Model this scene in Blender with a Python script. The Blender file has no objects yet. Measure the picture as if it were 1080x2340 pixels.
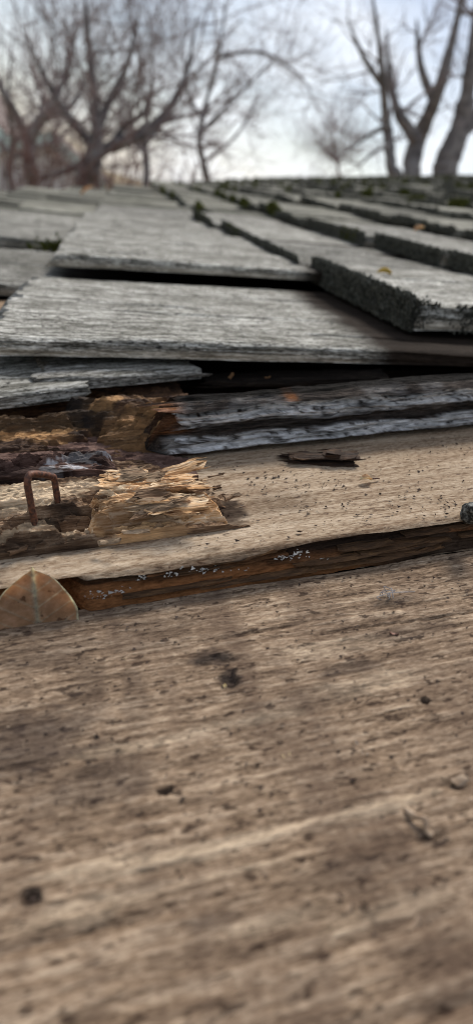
import bpy, math, random
import numpy as np
from mathutils import Vector, Matrix

random.seed(7)
sc = bpy.context.scene
COL = sc.collection

# ------------------------------------------------------------------ camera
# everything on the roof is laid out in the roof's own frame (metres): X up the slope,
# Y along the courses away from the lens, Z normal to the shingles; RM tilts it into the world.
F, CX, CY, YH, VPX, CAMH = 1400., 540., 1170., 385., 290., .060
PITCH = math.atan((CY - YH) / F)
YAW = math.atan((CX - VPX) / (F / math.cos(PITCH)))
SLOPE = math.radians(16)
RM = Matrix.Translation((0, 0, 2.9)) @ Matrix.Rotation(-SLOPE, 4, 'Y')

cam = bpy.data.cameras.new('camera')
camo = bpy.data.objects.new('camera', cam)
COL.objects.link(camo)
cam.sensor_fit = 'VERTICAL'
cam.sensor_height = 24.0
cam.sensor_width = 24.0
cam.lens = 24.0 * F / 2340.0
cam.clip_start = .002
cam.clip_end = 600
cam.dof.use_dof = True
cam.dof.focus_distance = .174
cam.dof.aperture_fstop = cam.lens / 2.1
cam.dof.aperture_blades = 0
camo.matrix_world = RM @ Matrix.Translation((0, 0, CAMH)) @ Matrix.Rotation(-YAW, 4, 'Z') @ Matrix.Rotation(math.pi / 2 - PITCH, 4, 'X')
sc.camera = camo

# ------------------------------------------------------------------ sky, sun, exposure
SUN_EL, SUN_AZ = math.radians(50), math.radians(22)   # azimuth from +Y towards +X
world = bpy.data.worlds.new('World')
sc.world = world
world.use_nodes = True
nt = world.node_tree
nt.nodes.clear()
wo = nt.nodes.new('ShaderNodeOutputWorld')
bg = nt.nodes.new('ShaderNodeBackground')
sky = nt.nodes.new('ShaderNodeTexSky')
sky.sky_type = 'NISHITA'
sky.sun_disc = False
sky.sun_elevation = SUN_EL
sky.sun_rotation = SUN_AZ
sky.air_density = 1.0
sky.dust_density = 1.5
tc = nt.nodes.new('ShaderNodeTexCoord')
mp = nt.nodes.new('ShaderNodeMapping')
mp.inputs['Scale'].default_value = (1, 1, 2.6)
mp.inputs['Location'].default_value = (.35, .1, .0)
cn = nt.nodes.new('ShaderNodeTexNoise')
cn.inputs['Scale'].default_value = 3.2
cn.inputs['Detail'].default_value = 6
cn.inputs['Roughness'].default_value = .55
cr = nt.nodes.new('ShaderNodeValToRGB')
cr.color_ramp.elements[0].position = .42
cr.color_ramp.elements[1].position = .72
cr.color_ramp.elements[0].color = (.05, .05, .05, 1)
cm = nt.nodes.new('ShaderNodeMix')
cm.data_type = 'RGBA'
cm.inputs[7].default_value = (11, 11.4, 12, 1)
nt.links.new(tc.outputs['Generated'], mp.inputs[0])
nt.links.new(mp.outputs[0], cn.inputs['Vector'])
nt.links.new(cn.outputs[0], cr.inputs[0])
nt.links.new(cr.outputs[0], cm.inputs[0])
nt.links.new(sky.outputs[0], cm.inputs[6])
nt.links.new(cm.outputs[2], bg.inputs[0])
bg.inputs[1].default_value = .06
nt.links.new(bg.outputs[0], wo.inputs[0])

sun = bpy.data.lights.new('sun', 'SUN')
sun.energy = 2.2
sun.angle = math.radians(16)
sun.color = (1, .95, .88)
suno = bpy.data.objects.new('sun', sun)
COL.objects.link(suno)
sd = Vector((math.sin(SUN_AZ) * math.cos(SUN_EL), math.cos(SUN_AZ) * math.cos(SUN_EL), math.sin(SUN_EL)))
suno.rotation_euler = sd.to_track_quat('Z', 'Y').to_euler()

vs = sc.view_settings
vs.view_transform = 'Standard'
vs.look = 'None'
vs.exposure = 0.80
vs.gamma = 1.0
vs.use_curve_mapping = False
sc.cycles.use_denoising = True
sc.cycles.use_adaptive_sampling = False
sc.cycles.filter_width = 1.0
sc.cycles.max_bounces = 6

# ------------------------------------------------------------------ pixel -> roof frame
def ray(px, py):
    a, v = (px - CX) / F, (py - CY) / F
    fwd = math.cos(PITCH) - v * math.sin(PITCH)
    up = -(math.sin(PITCH) + v * math.cos(PITCH))
    c, s = math.cos(YAW), math.sin(YAW)
    return Vector((a * c + fwd * s, -a * s + fwd * c, up))
def U(px, py, z):
    d = ray(px, py)
    t = (z - CAMH) / d.z
    return Vector((d.x * t, d.y * t, z))
def UY(px, py, y):
    d = ray(px, py)
    t = y / d.y
    return Vector((d.x * t, y, CAMH + d.z * t))

# ------------------------------------------------------------------ noise
def _h(i, j, k, s):
    n = (i * 374761393 + j * 668265263 + k * 1440662683 + s * 1274126177) & 0xffffffff
    n = ((n ^ (n >> 13)) * 1274126177) & 0xffffffff
    n = ((n ^ (n >> 16)) * 2246822519) & 0xffffffff
    return ((n ^ (n >> 15)) & 0xffffff) / float(0xffffff)
def vn(x, y, z=0., s=0):
    x, y, z = np.broadcast_arrays(np.asarray(x, float), np.asarray(y, float), np.asarray(z, float))
    i, j, k = np.floor(x).astype(np.int64), np.floor(y).astype(np.int64), np.floor(z).astype(np.int64)
    a, b, c = x - i, y - j, z - k
    a, b, c = a * a * (3 - 2 * a), b * b * (3 - 2 * b), c * c * (3 - 2 * c)
    def L(p, q, t): return p + (q - p) * t
    e = L(L(_h(i, j, k, s), _h(i + 1, j, k, s), a), L(_h(i, j + 1, k, s), _h(i + 1, j + 1, k, s), a), b)
    f = L(L(_h(i, j, k + 1, s), _h(i + 1, j, k + 1, s), a), L(_h(i, j + 1, k + 1, s), _h(i + 1, j + 1, k + 1, s), a), b)
    return L(e, f, c) * 2 - 1
def fbm(x, y, z=0., s=0, o=4, g=.5):
    r, a, t = 0., 1., 0.
    for q in range(o):
        f = 2.03 ** q
        r = r + a * vn(x * f, y * f, np.asarray(z) * f, s + q * 17)
        t += a
        a *= g
    return r / t
def sst(e0, e1, x):
    t = np.clip((np.asarray(x, float) - e0) / (e1 - e0), 0, 1)
    return t * t * (3 - 2 * t)

# ------------------------------------------------------------------ objects
def tag(o, label=None, cat=None, group=None, kind=None):
    if label: o['label'] = label
    if cat: o['category'] = cat
    if group: o['group'] = group
    if kind: o['kind'] = kind
    return o
def mesh(name, verts, faces, mat, attrs=None, smooth=True, sharp=38):
    me = bpy.data.meshes.new(name)
    me.from_pydata([tuple(v) for v in np.asarray(verts, float)] if not isinstance(verts, list) else verts, [], faces)
    if attrs:
        for k, a in attrs.items():
            at = me.attributes.new(k, 'FLOAT', 'POINT')
            at.data.foreach_set('value', np.asarray(a, np.float32))
    if smooth:
        me.polygons.foreach_set('use_smooth', np.ones(len(me.polygons), bool))
        if sharp: me.set_sharp_from_angle(angle=math.radians(sharp))
    me.update()
    if mat: me.materials.append(mat)
    return me
def link(name, me, parent=None, mw=None, roof=True):
    o = bpy.data.objects.new(name, me)
    COL.objects.link(o)
    if parent is not None:
        o.parent = parent
        if mw is not None: o.matrix_local = mw
    else:
        m = mw if mw is not None else Matrix.Identity(4)
        o.matrix_world = (RM @ m) if roof else m
    return o
def frame(A, B, roll=0.):
    x = (B - A).normalized()
    z = (Vector((0, 0, 1)) - x * x.z).normalized()
    if roll: z = Matrix.Rotation(roll, 3, x) @ z
    y = z.cross(x)
    m = Matrix((x, y, z)).transposed().to_4x4()
    m.translation = A
    return m

# ------------------------------------------------------------------ materials
def N(nt, t, **kw):
    n = nt.nodes.new(t)
    for k, v in kw.items(): setattr(n, k, v)
    return n
def wood(name, cols, pos=None, streak=(25, 420), fine=(160, 1500), mixf=.5, blot=(40, 90, .35), blotcol=None, speck=None,
         m1=None, m2=None, m3=None, bump=.4, bdist=.0006, rough=.9, spec=.07, hue=.0, rnd=True, fibre=0.):
    m = bpy.data.materials.new(name)
    m.use_nodes = True
    nt = m.node_tree
    L = nt.links.new
    b = nt.nodes['Principled BSDF']
    tc = N(nt, 'ShaderNodeTexCoord')
    vec = tc.outputs['Object']
    if rnd:
        oi = N(nt, 'ShaderNodeObjectInfo')
        cmb = N(nt, 'ShaderNodeCombineXYZ')
        mu = N(nt, 'ShaderNodeMath', operation='MULTIPLY')
        mu.inputs[1].default_value = 7.3
        L(oi.outputs['Random'], mu.inputs[0])
        L(mu.outputs[0], cmb.inputs[2]); L(mu.outputs[0], cmb.inputs[0])
        ad = N(nt, 'ShaderNodeVectorMath', operation='ADD')
        L(vec, ad.inputs[0]); L(cmb.outputs[0], ad.inputs[1])
        vec = ad.outputs[0]
    # slow waviness of the grain
    def noise(sx, sy, detail=3, rgh=.55, sz=None, dist=0.):
        mp = N(nt, 'ShaderNodeMapping')
        mp.inputs['Scale'].default_value = (sx, sy, sz if sz is not None else sy)
        n = N(nt, 'ShaderNodeTexNoise')
        n.inputs['Scale'].default_value = 1
        n.inputs['Detail'].default_value = detail
        n.inputs['Roughness'].default_value = rgh
        n.inputs['Distortion'].default_value = dist
        L(vec, mp.inputs[0]); L(mp.outputs[0], n.inputs['Vector'])
        return n.outputs[0]
    def mix(fac, a, c, mode='MIX'):
        x = N(nt, 'ShaderNodeMix', data_type='RGBA', blend_type=mode)
        for i, s in ((0, fac), (6, a), (7, c)):
            if isinstance(s, (int, float)): x.inputs[i].default_value = s
            elif isinstance(s, tuple): x.inputs[i].default_value = (*s[:3], 1)
            else: L(s, x.inputs[i])
        return x.outputs[2]
    def ramp(src, stops):
        r = N(nt, 'ShaderNodeValToRGB')
        e = r.color_ramp.elements
        while len(e) < len(stops): e.new(.5)
        for el, (p, c) in zip(e, stops):
            el.position = p
            el.color = (*c, 1) if isinstance(c, tuple) else (c, c, c, 1)
        L(src, r.inputs[0])
        return r.outputs[0]
    def math_(op, a, c):
        x = N(nt, 'ShaderNodeMath', operation=op)
        for i, s in ((0, a), (1, c)):
            if isinstance(s, (int, float)): x.inputs[i].default_value = s
            else: L(s, x.inputs[i])
        return x.outputs[0]
    ns = noise(*streak, detail=4, rgh=.6, dist=.3)
    nf = noise(*fine, detail=3, rgh=.7)
    v = math_('ADD', math_('MULTIPLY', ns, 1 - mixf), math_('MULTIPLY', nf, mixf))
    pos = pos or [.34, .5, .66]
    col = ramp(v, list(zip(pos, cols)))
    if blot:
        nb = noise(blot[0], blot[1], detail=4, rgh=.65)
        col = mix(math_('MULTIPLY', ramp(nb, [(.44, 0.), (.66, 1.)]), blot[2]), col, blotcol or cols[0])
    if speck:
        sx, sy, th, sc_, amt = speck
        nk = noise(sx, sy, detail=2, rgh=.6)
        col = mix(math_('MULTIPLY', ramp(nk, [(th, 0.), (th + .07, 1.)]), amt), col, sc_)
    for key, cc in (('m2', m2), ('m1', m1), ('m3', m3)):
        if cc:
            at = N(nt, 'ShaderNodeAttribute', attribute_name=key)
            tone = ramp(v, [(.36, tuple(c * .40 for c in cc)), (.64, tuple(min(1, c * 1.5) for c in cc))])
            col = mix(at.outputs['Fac'], col, tone)
    if hue:
        mr = N(nt, 'ShaderNodeMapRange')
        mr.inputs['To Min'].default_value, mr.inputs['To Max'].default_value = 1 - hue, 1 + hue
        L(oi.outputs['Random'], mr.inputs['Value'])
        hs = N(nt, 'ShaderNodeHueSaturation')
        L(mr.outputs[0], hs.inputs['Value']); L(col, hs.inputs['Color'])
        col = hs.outputs[0]
    L(col, b.inputs['Base Color'])
    b.inputs['Roughness'].default_value = rough
    b.inputs['Specular IOR Level'].default_value = spec
    bp = N(nt, 'ShaderNodeBump')
    bp.inputs['Strength'].default_value = bump
    bp.inputs['Distance'].default_value = bdist
    L(v, bp.inputs['Height']); L(bp.outputs[0], b.inputs['Normal'])
    return m
def plain(name, c, c2=None, scale=300, rough=.8, bump=.3, bdist=.0005, spec=.3, metal=0., detail=4, coords='Object', lo=.35, hi=.65, emit=None):
    m = bpy.data.materials.new(name)
    m.use_nodes = True
    nt = m.node_tree
    L = nt.links.new
    b = nt.nodes['Principled BSDF']
    tc = N(nt, 'ShaderNodeTexCoord')
    n = N(nt, 'ShaderNodeTexNoise')
    n.inputs['Scale'].default_value = scale
    n.inputs['Detail'].default_value = detail
    L(tc.outputs[coords], n.inputs['Vector'])
    r = N(nt, 'ShaderNodeValToRGB')
    r.color_ramp.elements[0].position, r.color_ramp.elements[1].position = lo, hi
    r.color_ramp.elements[0].color = (*c, 1)
    r.color_ramp.elements[1].color = (*(c2 or c), 1)
    L(n.outputs[0], r.inputs[0]); L(r.outputs[0], b.inputs['Base Color'])
    b.inputs['Roughness'].default_value = rough
    b.inputs['Specular IOR Level'].default_value = spec
    b.inputs['Metallic'].default_value = metal
    if bump:
        bp = N(nt, 'ShaderNodeBump')
        bp.inputs['Strength'].default_value = bump
        bp.inputs['Distance'].default_value = bdist
        L(n.outputs[0], bp.inputs['Height']); L(bp.outputs[0], b.inputs['Normal'])
    return m

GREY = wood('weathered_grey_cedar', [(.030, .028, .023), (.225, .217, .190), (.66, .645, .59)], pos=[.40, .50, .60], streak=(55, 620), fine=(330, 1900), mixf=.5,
            blot=(18, 40, .5), blotcol=(.10, .095, .075), speck=(420, 1200, .585, (.018, .018, .017), .9), m1=(.022, .016, .012), m2=(.36, .31, .24), bump=1., bdist=.0009, hue=.25)  # m1: covered brown, darkened further for the shade under the next course
GREYFAR = wood('weathered_grey_cedar_upper_roof', [(.032, .031, .024), (.15, .145, .120), (.38, .37, .315)], pos=[.38, .5, .62], streak=(14, 140), fine=(70, 700), mixf=.4,
            blot=(7, 16, .6), blotcol=(.075, .075, .055), m1=(.085, .055, .036), bump=.8, bdist=.001, hue=.38)
PLANK = wood('stained_brown_cedar', [(.058, .036, .023), (.255, .178, .118), (.54, .415, .295)], pos=[.36, .5, .65], streak=(45, 600), fine=(480, 2100), mixf=.5,
             blot=(75, 12, .6), blotcol=(.10, .066, .048), speck=(260, 620, .595, (.04, .025, .018), .85), m1=(.045, .033, .029), m2=(.52, .41, .29), bump=1., bdist=.0010)
TAN = wood('bare_tan_cedar', [(.15, .095, .058), (.335, .25, .17), (.50, .40, .295)], pos=[.38, .5, .62], streak=(18, 340), fine=(420, 1500), mixf=.55,
           blot=(30, 70, .35), blotcol=(.19, .125, .08), speck=(420, 800, .63, (.07, .045, .034), .8), m1=(.028, .018, .013), m2=(.26, .105, .036), bump=.9, bdist=.0007)
ROT = wood('dark_rotten_wood', [(.012, .007, .005), (.07, .035, .018), (.20, .105, .045)], pos=[.34, .52, .7], streak=(60, 500), fine=(220, 1400), mixf=.5,
           blot=(60, 160, .6), blotcol=(.02, .012, .009), m1=(.36, .20, .085), m2=(.62, .60, .58), m3=(.008, .006, .005), bump=1., bdist=.001, spec=.2, rough=.75)
PURPLE = wood('purple_brown_rotten_wood', [(.03, .017, .014), (.125, .075, .06), (.25, .165, .135)], streak=(40, 330), fine=(200, 1200), mixf=.5,
              blot=(60, 120, .5), blotcol=(.04, .022, .017), m1=(.012, .009, .008), m2=(.55, .54, .55), m3=(.014, .009, .008), bump=1., bdist=.001)
FRESH = wood('freshly_torn_orange_wood', [(.20, .085, .03), (.66, .40, .20), (.92, .74, .52)], pos=[.38, .5, .62], streak=(30, 420), fine=(120, 1600), mixf=.5,
             blot=(60, 140, .35), blotcol=(.35, .16, .06), m1=(.13, .07, .036), m2=(.70, .55, .38), bump=.9, bdist=.0008)
TORN = wood('torn_greyish_brown_wood', [(.05, .028, .018), (.20, .125, .075), (.44, .31, .205)], pos=[.38, .5, .62], streak=(30, 420), fine=(150, 1600), mixf=.5,
            blot=(60, 130, .5), blotcol=(.09, .05, .03), m1=(.56, .34, .17), m2=(.60, .46, .31), m3=(.02, .014, .012), bump=1., bdist=.0009)
LICHEN = wood('black_wood_with_white_crust', [(.012, .010, .009), (.042, .034, .029), (.11, .088, .074)], streak=(45, 420), fine=(260, 1600), mixf=.5,
              blot=None, m1=(.76, .73, .68), m2=(.30, .11, .03), m3=(.008, .007, .006), bump=1., bdist=.0018)
MOSS = plain('dark_moss', (.036, .038, .030), (.17, .17, .145), scale=700, rough=.95, bump=0, spec=.1)
MOSSG = plain('green_moss', (.035, .045, .012), (.12, .125, .03), scale=500, rough=.95, bump=0, spec=.1)
RUST = plain('rusty_wire', (.035, .018, .014), (.17, .066, .034), scale=1100, rough=.6, bump=.6, bdist=.0003, spec=.5, metal=.25)
BLACKDECK = wood('shade_black_wood', [(.004, .003, .0025), (.012, .009, .007), (.03, .022, .016)], streak=(20, 160), fine=(90, 700), bump=.8, bdist=.001)  # near-black colour stands in for the shade in the gap

# ------------------------------------------------------------------ a fibrous board
def board(name, Lx, W, T, mat, nu=60, nv=40, nf=8, nb=4, seed=0, amp=.0005, fu=20, fv=400, low=.0, lowf=(12, 40), famp=.0006, ffu=25, ffz=500, wander=.001, wf=14,
          jag0=.002, jag1=.002, jf=500, lean0=0., feather=0., taper=0., round_=.0008, zf=None, attr=None, tri_cap=True, profile=None, skew=0., yfront=None, cracks=0, cdep=.0016, cw=.0006):
    """slab with grain along x: x 0..L, y 0 (front) .. W, top at z=0, bottom at -T; worn along the grain, torn at the ends"""
    yt = np.linspace(W, 0, nv + 1)
    zs = np.linspace(0, 1, nf + 1)[1:-1]
    yb = np.linspace(0, W, nb + 1)
    zk = np.linspace(1, 0, 4)[1:-1]
    P = np.concatenate([np.stack([yt, 0 * yt, 0 * yt], 1), np.stack([0 * zs, zs, 1 + 0 * zs], 1), np.stack([yb, 1 + 0 * yb, 2 + 0 * yb], 1), np.stack([W + 0 * zk, zk, 3 + 0 * zk], 1)])
    n = len(P)
    u = np.linspace(0, 1, nu + 1)[:, None]
    y, s, side = P[None, :, 0], P[None, :, 1], P[None, :, 2]
    j0 = jag0 * (.5 + .5 * fbm(y * jf, s * 5, 0, seed + 3, 3, .7)) + lean0 * (1 - s)
    j1 = jag1 * (.5 + .5 * fbm(y * jf + 9, s * 5, 4, seed + 4, 3, .7))
    x = j0 + u * (Lx - j0 - j1)
    fr = sst(.6 * W, 0, y)
    fe = wander * fbm(x * wf, 0, 0, seed + 5, 4) * fr - wander * fbm(x * wf, 7, 0, seed + 6, 4) * (1 - fr)
    front = (side == 1) | ((side == 0) & (y < 1e-9)) | ((side == 2) & (y < 1e-9))
    sr = np.where(side == 0, 0, np.where(side == 2, 1, s))
    fd = famp * fbm(x * ffu, sr * T * ffz, 2, seed + 7, 4, .65) * np.where(front, 1, 0) * np.where(side == 1, 1., .6)
    if profile is not None:
        fd = fd + np.where(front, np.interp(sr, profile[0], profile[1]), 0)
    if yfront is not None: fd = fd + np.where(front, yfront(x), 0)
    yy = y + fe + fd + skew * x
    th = (T + taper * x)
    if feather:
        e = np.minimum(np.minimum((x - j0), (Lx - j1 - x)) / feather, 1)
        th = th * np.clip(e, .04, 1)
    top = amp * fbm(x * fu, y * fv, 0, seed, 4, .65) + low * fbm(x * lowf[0], y * lowf[1], 1, seed + 11, 3) - round_ * np.exp(-np.clip(y, 0, None) / max(round_, 1e-6))
    rc = random.Random(seed * 3 + 1)
    for _ in range(cracks):
        yc, xc_, hl = rc.uniform(.06, .94) * W, rc.uniform(0, 1) * Lx, rc.uniform(.02, .075)
        line = yc + .0016 * fbm(x * 22, yc * 50, 0, seed + 21, 3) + rc.gauss(0, .012) * (x - xc_)
        top = top - cdep * rc.uniform(.5, 1) * np.exp(-((y - line) / (cw * rc.uniform(.7, 1.6))) ** 2) * sst(1, .6, np.abs(x - xc_) / hl)
    bot = -th + .5 * amp * fbm(x * fu, y * fv * .5, 5, seed, 3)
    z = np.where(side == 0, top, np.where(side == 2, bot, top * (1 - sr) + bot * sr))
    if zf is not None: z = z + zf(x, yy)
    V = np.stack([x + 0 * y, yy + 0 * x, z + 0 * x], 2)
    V = V.reshape(-1, 3)
    i = np.arange(nu)[:, None] * n
    k = np.arange(n)[None, :]
    k2 = (k + 1) % n
    Fq = np.stack([i + k, i + k2, i + n + k2, i + n + k], 2).reshape(-1, 4).tolist()
    if not feather:      # a feathered end thins out to nothing and needs no cap
        Fq.append(list(range(n))[::-1])
        Fq.append([nu * n + q for q in range(n)])
    at = None
    if attr is not None:
        at = {}
        X, Y, S, SD = (np.broadcast_to(q, (nu + 1, n)).reshape(-1) for q in (x + 0 * y, yy + 0 * x, sr + 0 * x, side + 0 * x))
        for kk, fn in attr.items(): at[kk] = np.clip(fn(X, Y, S, SD, V), 0, 1)
    return mesh(name, V, Fq, mat, at)

# ------------------------------------------------------------------ ground
GROUND = plain('dry_winter_lawn', (.12, .085, .045), (.27, .20, .11), scale=.9, rough=.95, bump=.5, bdist=.05)
g = link('ground', mesh('ground', [(-300, -300, 0), (300, -300, 0), (300, 300, 0), (-300, 300, 0)], [(0, 1, 2, 3)], GROUND), roof=False)
tag(g, 'dry tan winter lawn below the eave', None, None, 'structure')

# ------------------------------------------------------------------ the roof
roof = bpy.data.objects.new('shake_roof', None)
COL.objects.link(roof)
roof.matrix_world = RM
tag(roof, 'weathered grey cedar shake roof with mossy butt ends, stripped of shingles near the lens', 'roof')

E_X = .128
BUTT = {-2: -.315, -1: -.187, 0: -.055, 1: .104, 2: .217, 3: .340}
def bx(k):
    return BUTT[k] if k in BUTT else .340 + (k - 3) * E_X
FAR = ([-.5, -.4, -.15, .014, .95, 3.6], [2.1, 2.26, 2.45, 3.15, 4.9, 6.9])
RIDGE = 3.4
TB = .0145
def far_y(x): return float(np.interp(x, *FAR))
def expo(k): return bx(k + 1) - bx(k)
def shingle_mat(x, y, k, t=TB, dz=0., rot=0., sx=1., sy=1., zoff=0.):
    tilt = math.atan2(t, expo(k))
    m = Matrix.Translation((x, y, t / 2 + dz)) @ Matrix.Rotation(rot, 4, 'Z') @ Matrix.Rotation(tilt, 4, 'Y')
    return m @ Matrix.Diagonal((sx, sy, 1, 1))

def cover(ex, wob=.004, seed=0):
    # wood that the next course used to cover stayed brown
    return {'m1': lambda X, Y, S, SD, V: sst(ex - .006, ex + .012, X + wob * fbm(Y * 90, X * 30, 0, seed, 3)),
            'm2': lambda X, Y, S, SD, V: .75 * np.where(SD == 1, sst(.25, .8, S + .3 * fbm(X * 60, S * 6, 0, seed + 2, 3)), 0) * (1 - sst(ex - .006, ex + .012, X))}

def tufts(name, pts, nrm, size, mat, parent, seed, mw=None, lift=.5, wide=(.18, .36)):
    """a mat of small upright moss fronds: one loose mass"""
    r = np.random.default_rng(seed)
    pts, nrm = np.asarray(pts), np.asarray(nrm)
    n = len(pts)
    d = nrm + lift * r.normal(0, .45, (n, 3)) + np.array([0, 0, .35])
    d /= np.linalg.norm(d, axis=1)[:, None]
    a = np.cross(d, r.normal(0, 1, (n, 3)))
    a /= np.linalg.norm(a, axis=1)[:, None]
    b = np.cross(d, a)
    ln = (size * r.uniform(.5, 1.5, n))[:, None]
    w = ln * r.uniform(*wide, n)[:, None]
    base = pts - d * ln * .25
    V = np.concatenate([base + a * w, base - a * w * .6 + b * w, base - a * w * .6 - b * w, base + d * ln * .55 + a * w * 1.1, base + d * ln * .6 - a * w * .9 + b * w * .5, base + d * ln * 1.1])
    I = np.arange(n)
    q = [I + n * k for k in range(6)]
    Fs = np.concatenate([np.stack([q[0], q[1], q[3]], 1), np.stack([q[1], q[4], q[3]], 1), np.stack([q[1], q[2], q[4]], 1), np.stack([q[2], q[0], q[3]], 1),
                         np.stack([q[2], q[3], q[4]], 1), np.stack([q[3], q[4], q[5]], 1)]).tolist()
    o = link(name, mesh(name, V, Fs, mat, smooth=False), parent, mw)
    o['kind'] = 'stuff'
    return o

def butt_moss(sh, W, T, seed, density, size, mat, y0=0., y1=None, rim=.004, top=.5):
    """moss over the butt face (x=0, facing down the slope) and a little of the top edge"""
    r = np.random.default_rng(seed)
    y1 = W if y1 is None else y1
    n = int((y1 - y0) * T * density)
    y = r.uniform(y0, y1, n)
    f = r.uniform(0, 1, n)
    P = np.stack([.0005 + .0012 * r.random(n), y, -T * f], 1)
    Nn = np.tile(np.array([-.55, 0, .55]), (n, 1))
    m = int(n * top)
    yt = r.uniform(y0, y1, m)
    edge = rim * np.clip(.5 + .9 * fbm(yt * 90, seed, 0, seed, 3), .05, 2)
    xt = r.random(m) ** 1.5 * edge
    P2 = np.stack([xt, yt, np.full(m, .0)], 1)
    N2 = np.tile(np.array([-.5, 0, .9]), (m, 1))
    return tufts('moss', np.concatenate([P, P2]), np.concatenate([Nn, N2]), size, mat, sh, seed, lift=.4, wide=(.09, .22))

# ---- near shingles one by one: (course, y front, y back, butt offset, dz, thickness, extra turn)
near = [
    # course 0: the big shingle and those behind it
    (0, .246, .394, -.010, .0000, .0085, .0), (0, .402, .606, .002, .0110, .0085, .0), (0, .612, .835, -.004, .0075, .010, .004), (0, .842, 1.10, .003, .004, .012, .0),
    # course 1: nearest mossy butts
    (1, .276, .425, .021, .000, .0112, .05), (1, .428, .575, .004, .0002, .0108, .03), (1, .578, .76, -.002, .0003, .0105, .0), (1, .763, .98, -.014, .0003, .0105, .0),
    # course 2
    (2, .30, .46, .016, .000, .0095, .02), (2, .465, .60, .010, .000, .0095, .02), (2, .603, .80, -.002, .000, .0095, .02),
    # course -1
    (-1, .404, .585, .0, .004, .0085, .0), (-1, .604, .80, .002, .010, .009, .0), (-1, .806, 1.05, -.002, .0, .012, .0),
]
upto = {}
nsh = 0
for q, (k, y0, y1, dx, dz, T, rot) in enumerate(near):
    W = y1 - y0
    ex = expo(k)
    d = (y0 + y1) / 2
    fine = d < .36
    big = q == 0
    nv = int(W / (.0007 if fine else .0016))
    Ln = .30
    nu = 190 if fine else 90
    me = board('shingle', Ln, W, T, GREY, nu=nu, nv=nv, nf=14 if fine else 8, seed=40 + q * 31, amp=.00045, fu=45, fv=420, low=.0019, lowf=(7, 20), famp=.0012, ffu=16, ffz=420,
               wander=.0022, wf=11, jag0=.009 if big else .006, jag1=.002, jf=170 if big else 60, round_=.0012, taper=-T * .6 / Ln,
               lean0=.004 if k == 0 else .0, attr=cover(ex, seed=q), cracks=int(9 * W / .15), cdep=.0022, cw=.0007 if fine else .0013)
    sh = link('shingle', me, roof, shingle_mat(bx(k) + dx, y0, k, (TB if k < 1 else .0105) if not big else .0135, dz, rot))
    nsh += 1
    upto[k] = max(upto.get(k, 0), y1)
    if k == 1 and q == 4:
        rq = np.random.default_rng(8)
        n_ = 900
        xm = np.where(rq.random(n_) < .55, np.abs(rq.normal(0, .005, n_)), .034 + rq.normal(0, .006, n_))
        tufts('moss', np.stack([np.abs(xm), np.full(n_, .0008), -T * rq.random(n_)], 1), np.tile([-.2, -.7, .5], (n_, 1)), .0032, MOSS, sh, 8, lift=.4, wide=(.1, .22))
        n_ = 700
        ym = W * rq.random(n_)
        tufts('moss', np.stack([.002 + np.abs(rq.normal(0, .006, n_)), ym, np.full(n_, -.0002)], 1), np.tile([-.2, 0, 1.], (n_, 1)), .0018, MOSS, sh, 9, lift=.6)
        butt_moss(sh, W, T, 5, 2.4e6, .0042, MOSS, 0, W, .0075, .55)
    elif k == 1:
        butt_moss(sh, W, T, 6 + q, 1.2e6, .0042, MOSS, 0, W, .005, .5)
        if q in (6, 7): butt_moss(sh, W, T, 90 + q, .25e6, .0045, MOSSG, W * .25, W * .75, .006, .8)
    elif k == 2:
        butt_moss(sh, W, T, 6 + q, .6e6, .0036, MOSS, 0, W, .005, .6)
        if q == 10: butt_moss(sh, W, T, 90 + q, .25e6, .0045, MOSSG, W * .1, W * .35, .008, .8)
    elif k == -1 and q == 12:
        butt_moss(sh, W, T, 91, .5e6, .004, MOSSG, 0, .02, .006, .8)
    if q == 12:   # green cushion in the notch where two shingles meet
        tufts('moss', np.random.default_rng(3).normal(0, 1, (260, 3)) * np.array([.012, .010, .004]) + np.array([.125, -.008, -.006]), np.tile([0, -.6, .8], (260, 1)), .004, MOSSG, sh, 3)

# ---- the rest of the courses
rng = random.Random(21)
variants = []
for v in range(10):
    me = board('shingle', .30, .13, .0088, GREYFAR, nu=10, nv=9, nf=3, nb=2, seed=500 + v * 13, amp=.0013, fu=14, fv=90, low=.0028, lowf=(7, 16), famp=.0008, ffu=16, ffz=100,
               wander=.003, wf=11, jag0=.010, jag1=.002, jf=60, round_=.001, taper=-.0145 * .6 / .30, attr=None)
    variants.append(me)
rest = []
k = -3
while bx(k) < RIDGE:
    y = upto.get(k, .02 if k > 2 else .45)
    if k <= -2: y = .30
    if k >= 3: y = .02
    while True:
        w = rng.uniform(.075, .19)
        if y + w > far_y(bx(k)) + .06: break
        rest.append((k, y + .003, w - (.008 if k < 2 else .005), rng.gauss(0, .005), rng.gauss(0, .0008), rng.gauss(0, .012), rng.randrange(10), rng.gauss(0, .016)))
        y += w
    k += 1
def in_view(p):
    d = p - Vector((0, 0, CAMH))
    c, s = math.cos(YAW), math.sin(YAW)
    a, fw = d.x * c - d.y * s, d.x * s + d.y * c
    dep = fw * math.cos(PITCH) - d.z * math.sin(PITCH)
    if dep < .05: return False
    return abs(F * a / dep) < 600
def key(r):
    p = Vector((bx(r[0]) + .06, r[1] + r[2] / 2, 0))
    return (0 if in_view(p) else 1, p.length)
rest.sort(key=key)
NPART = 286
bulkV, bulkF = [], []
mossP, mossN, gP, gN = [], [], [], []
rr = np.random.default_rng(77)
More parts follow.
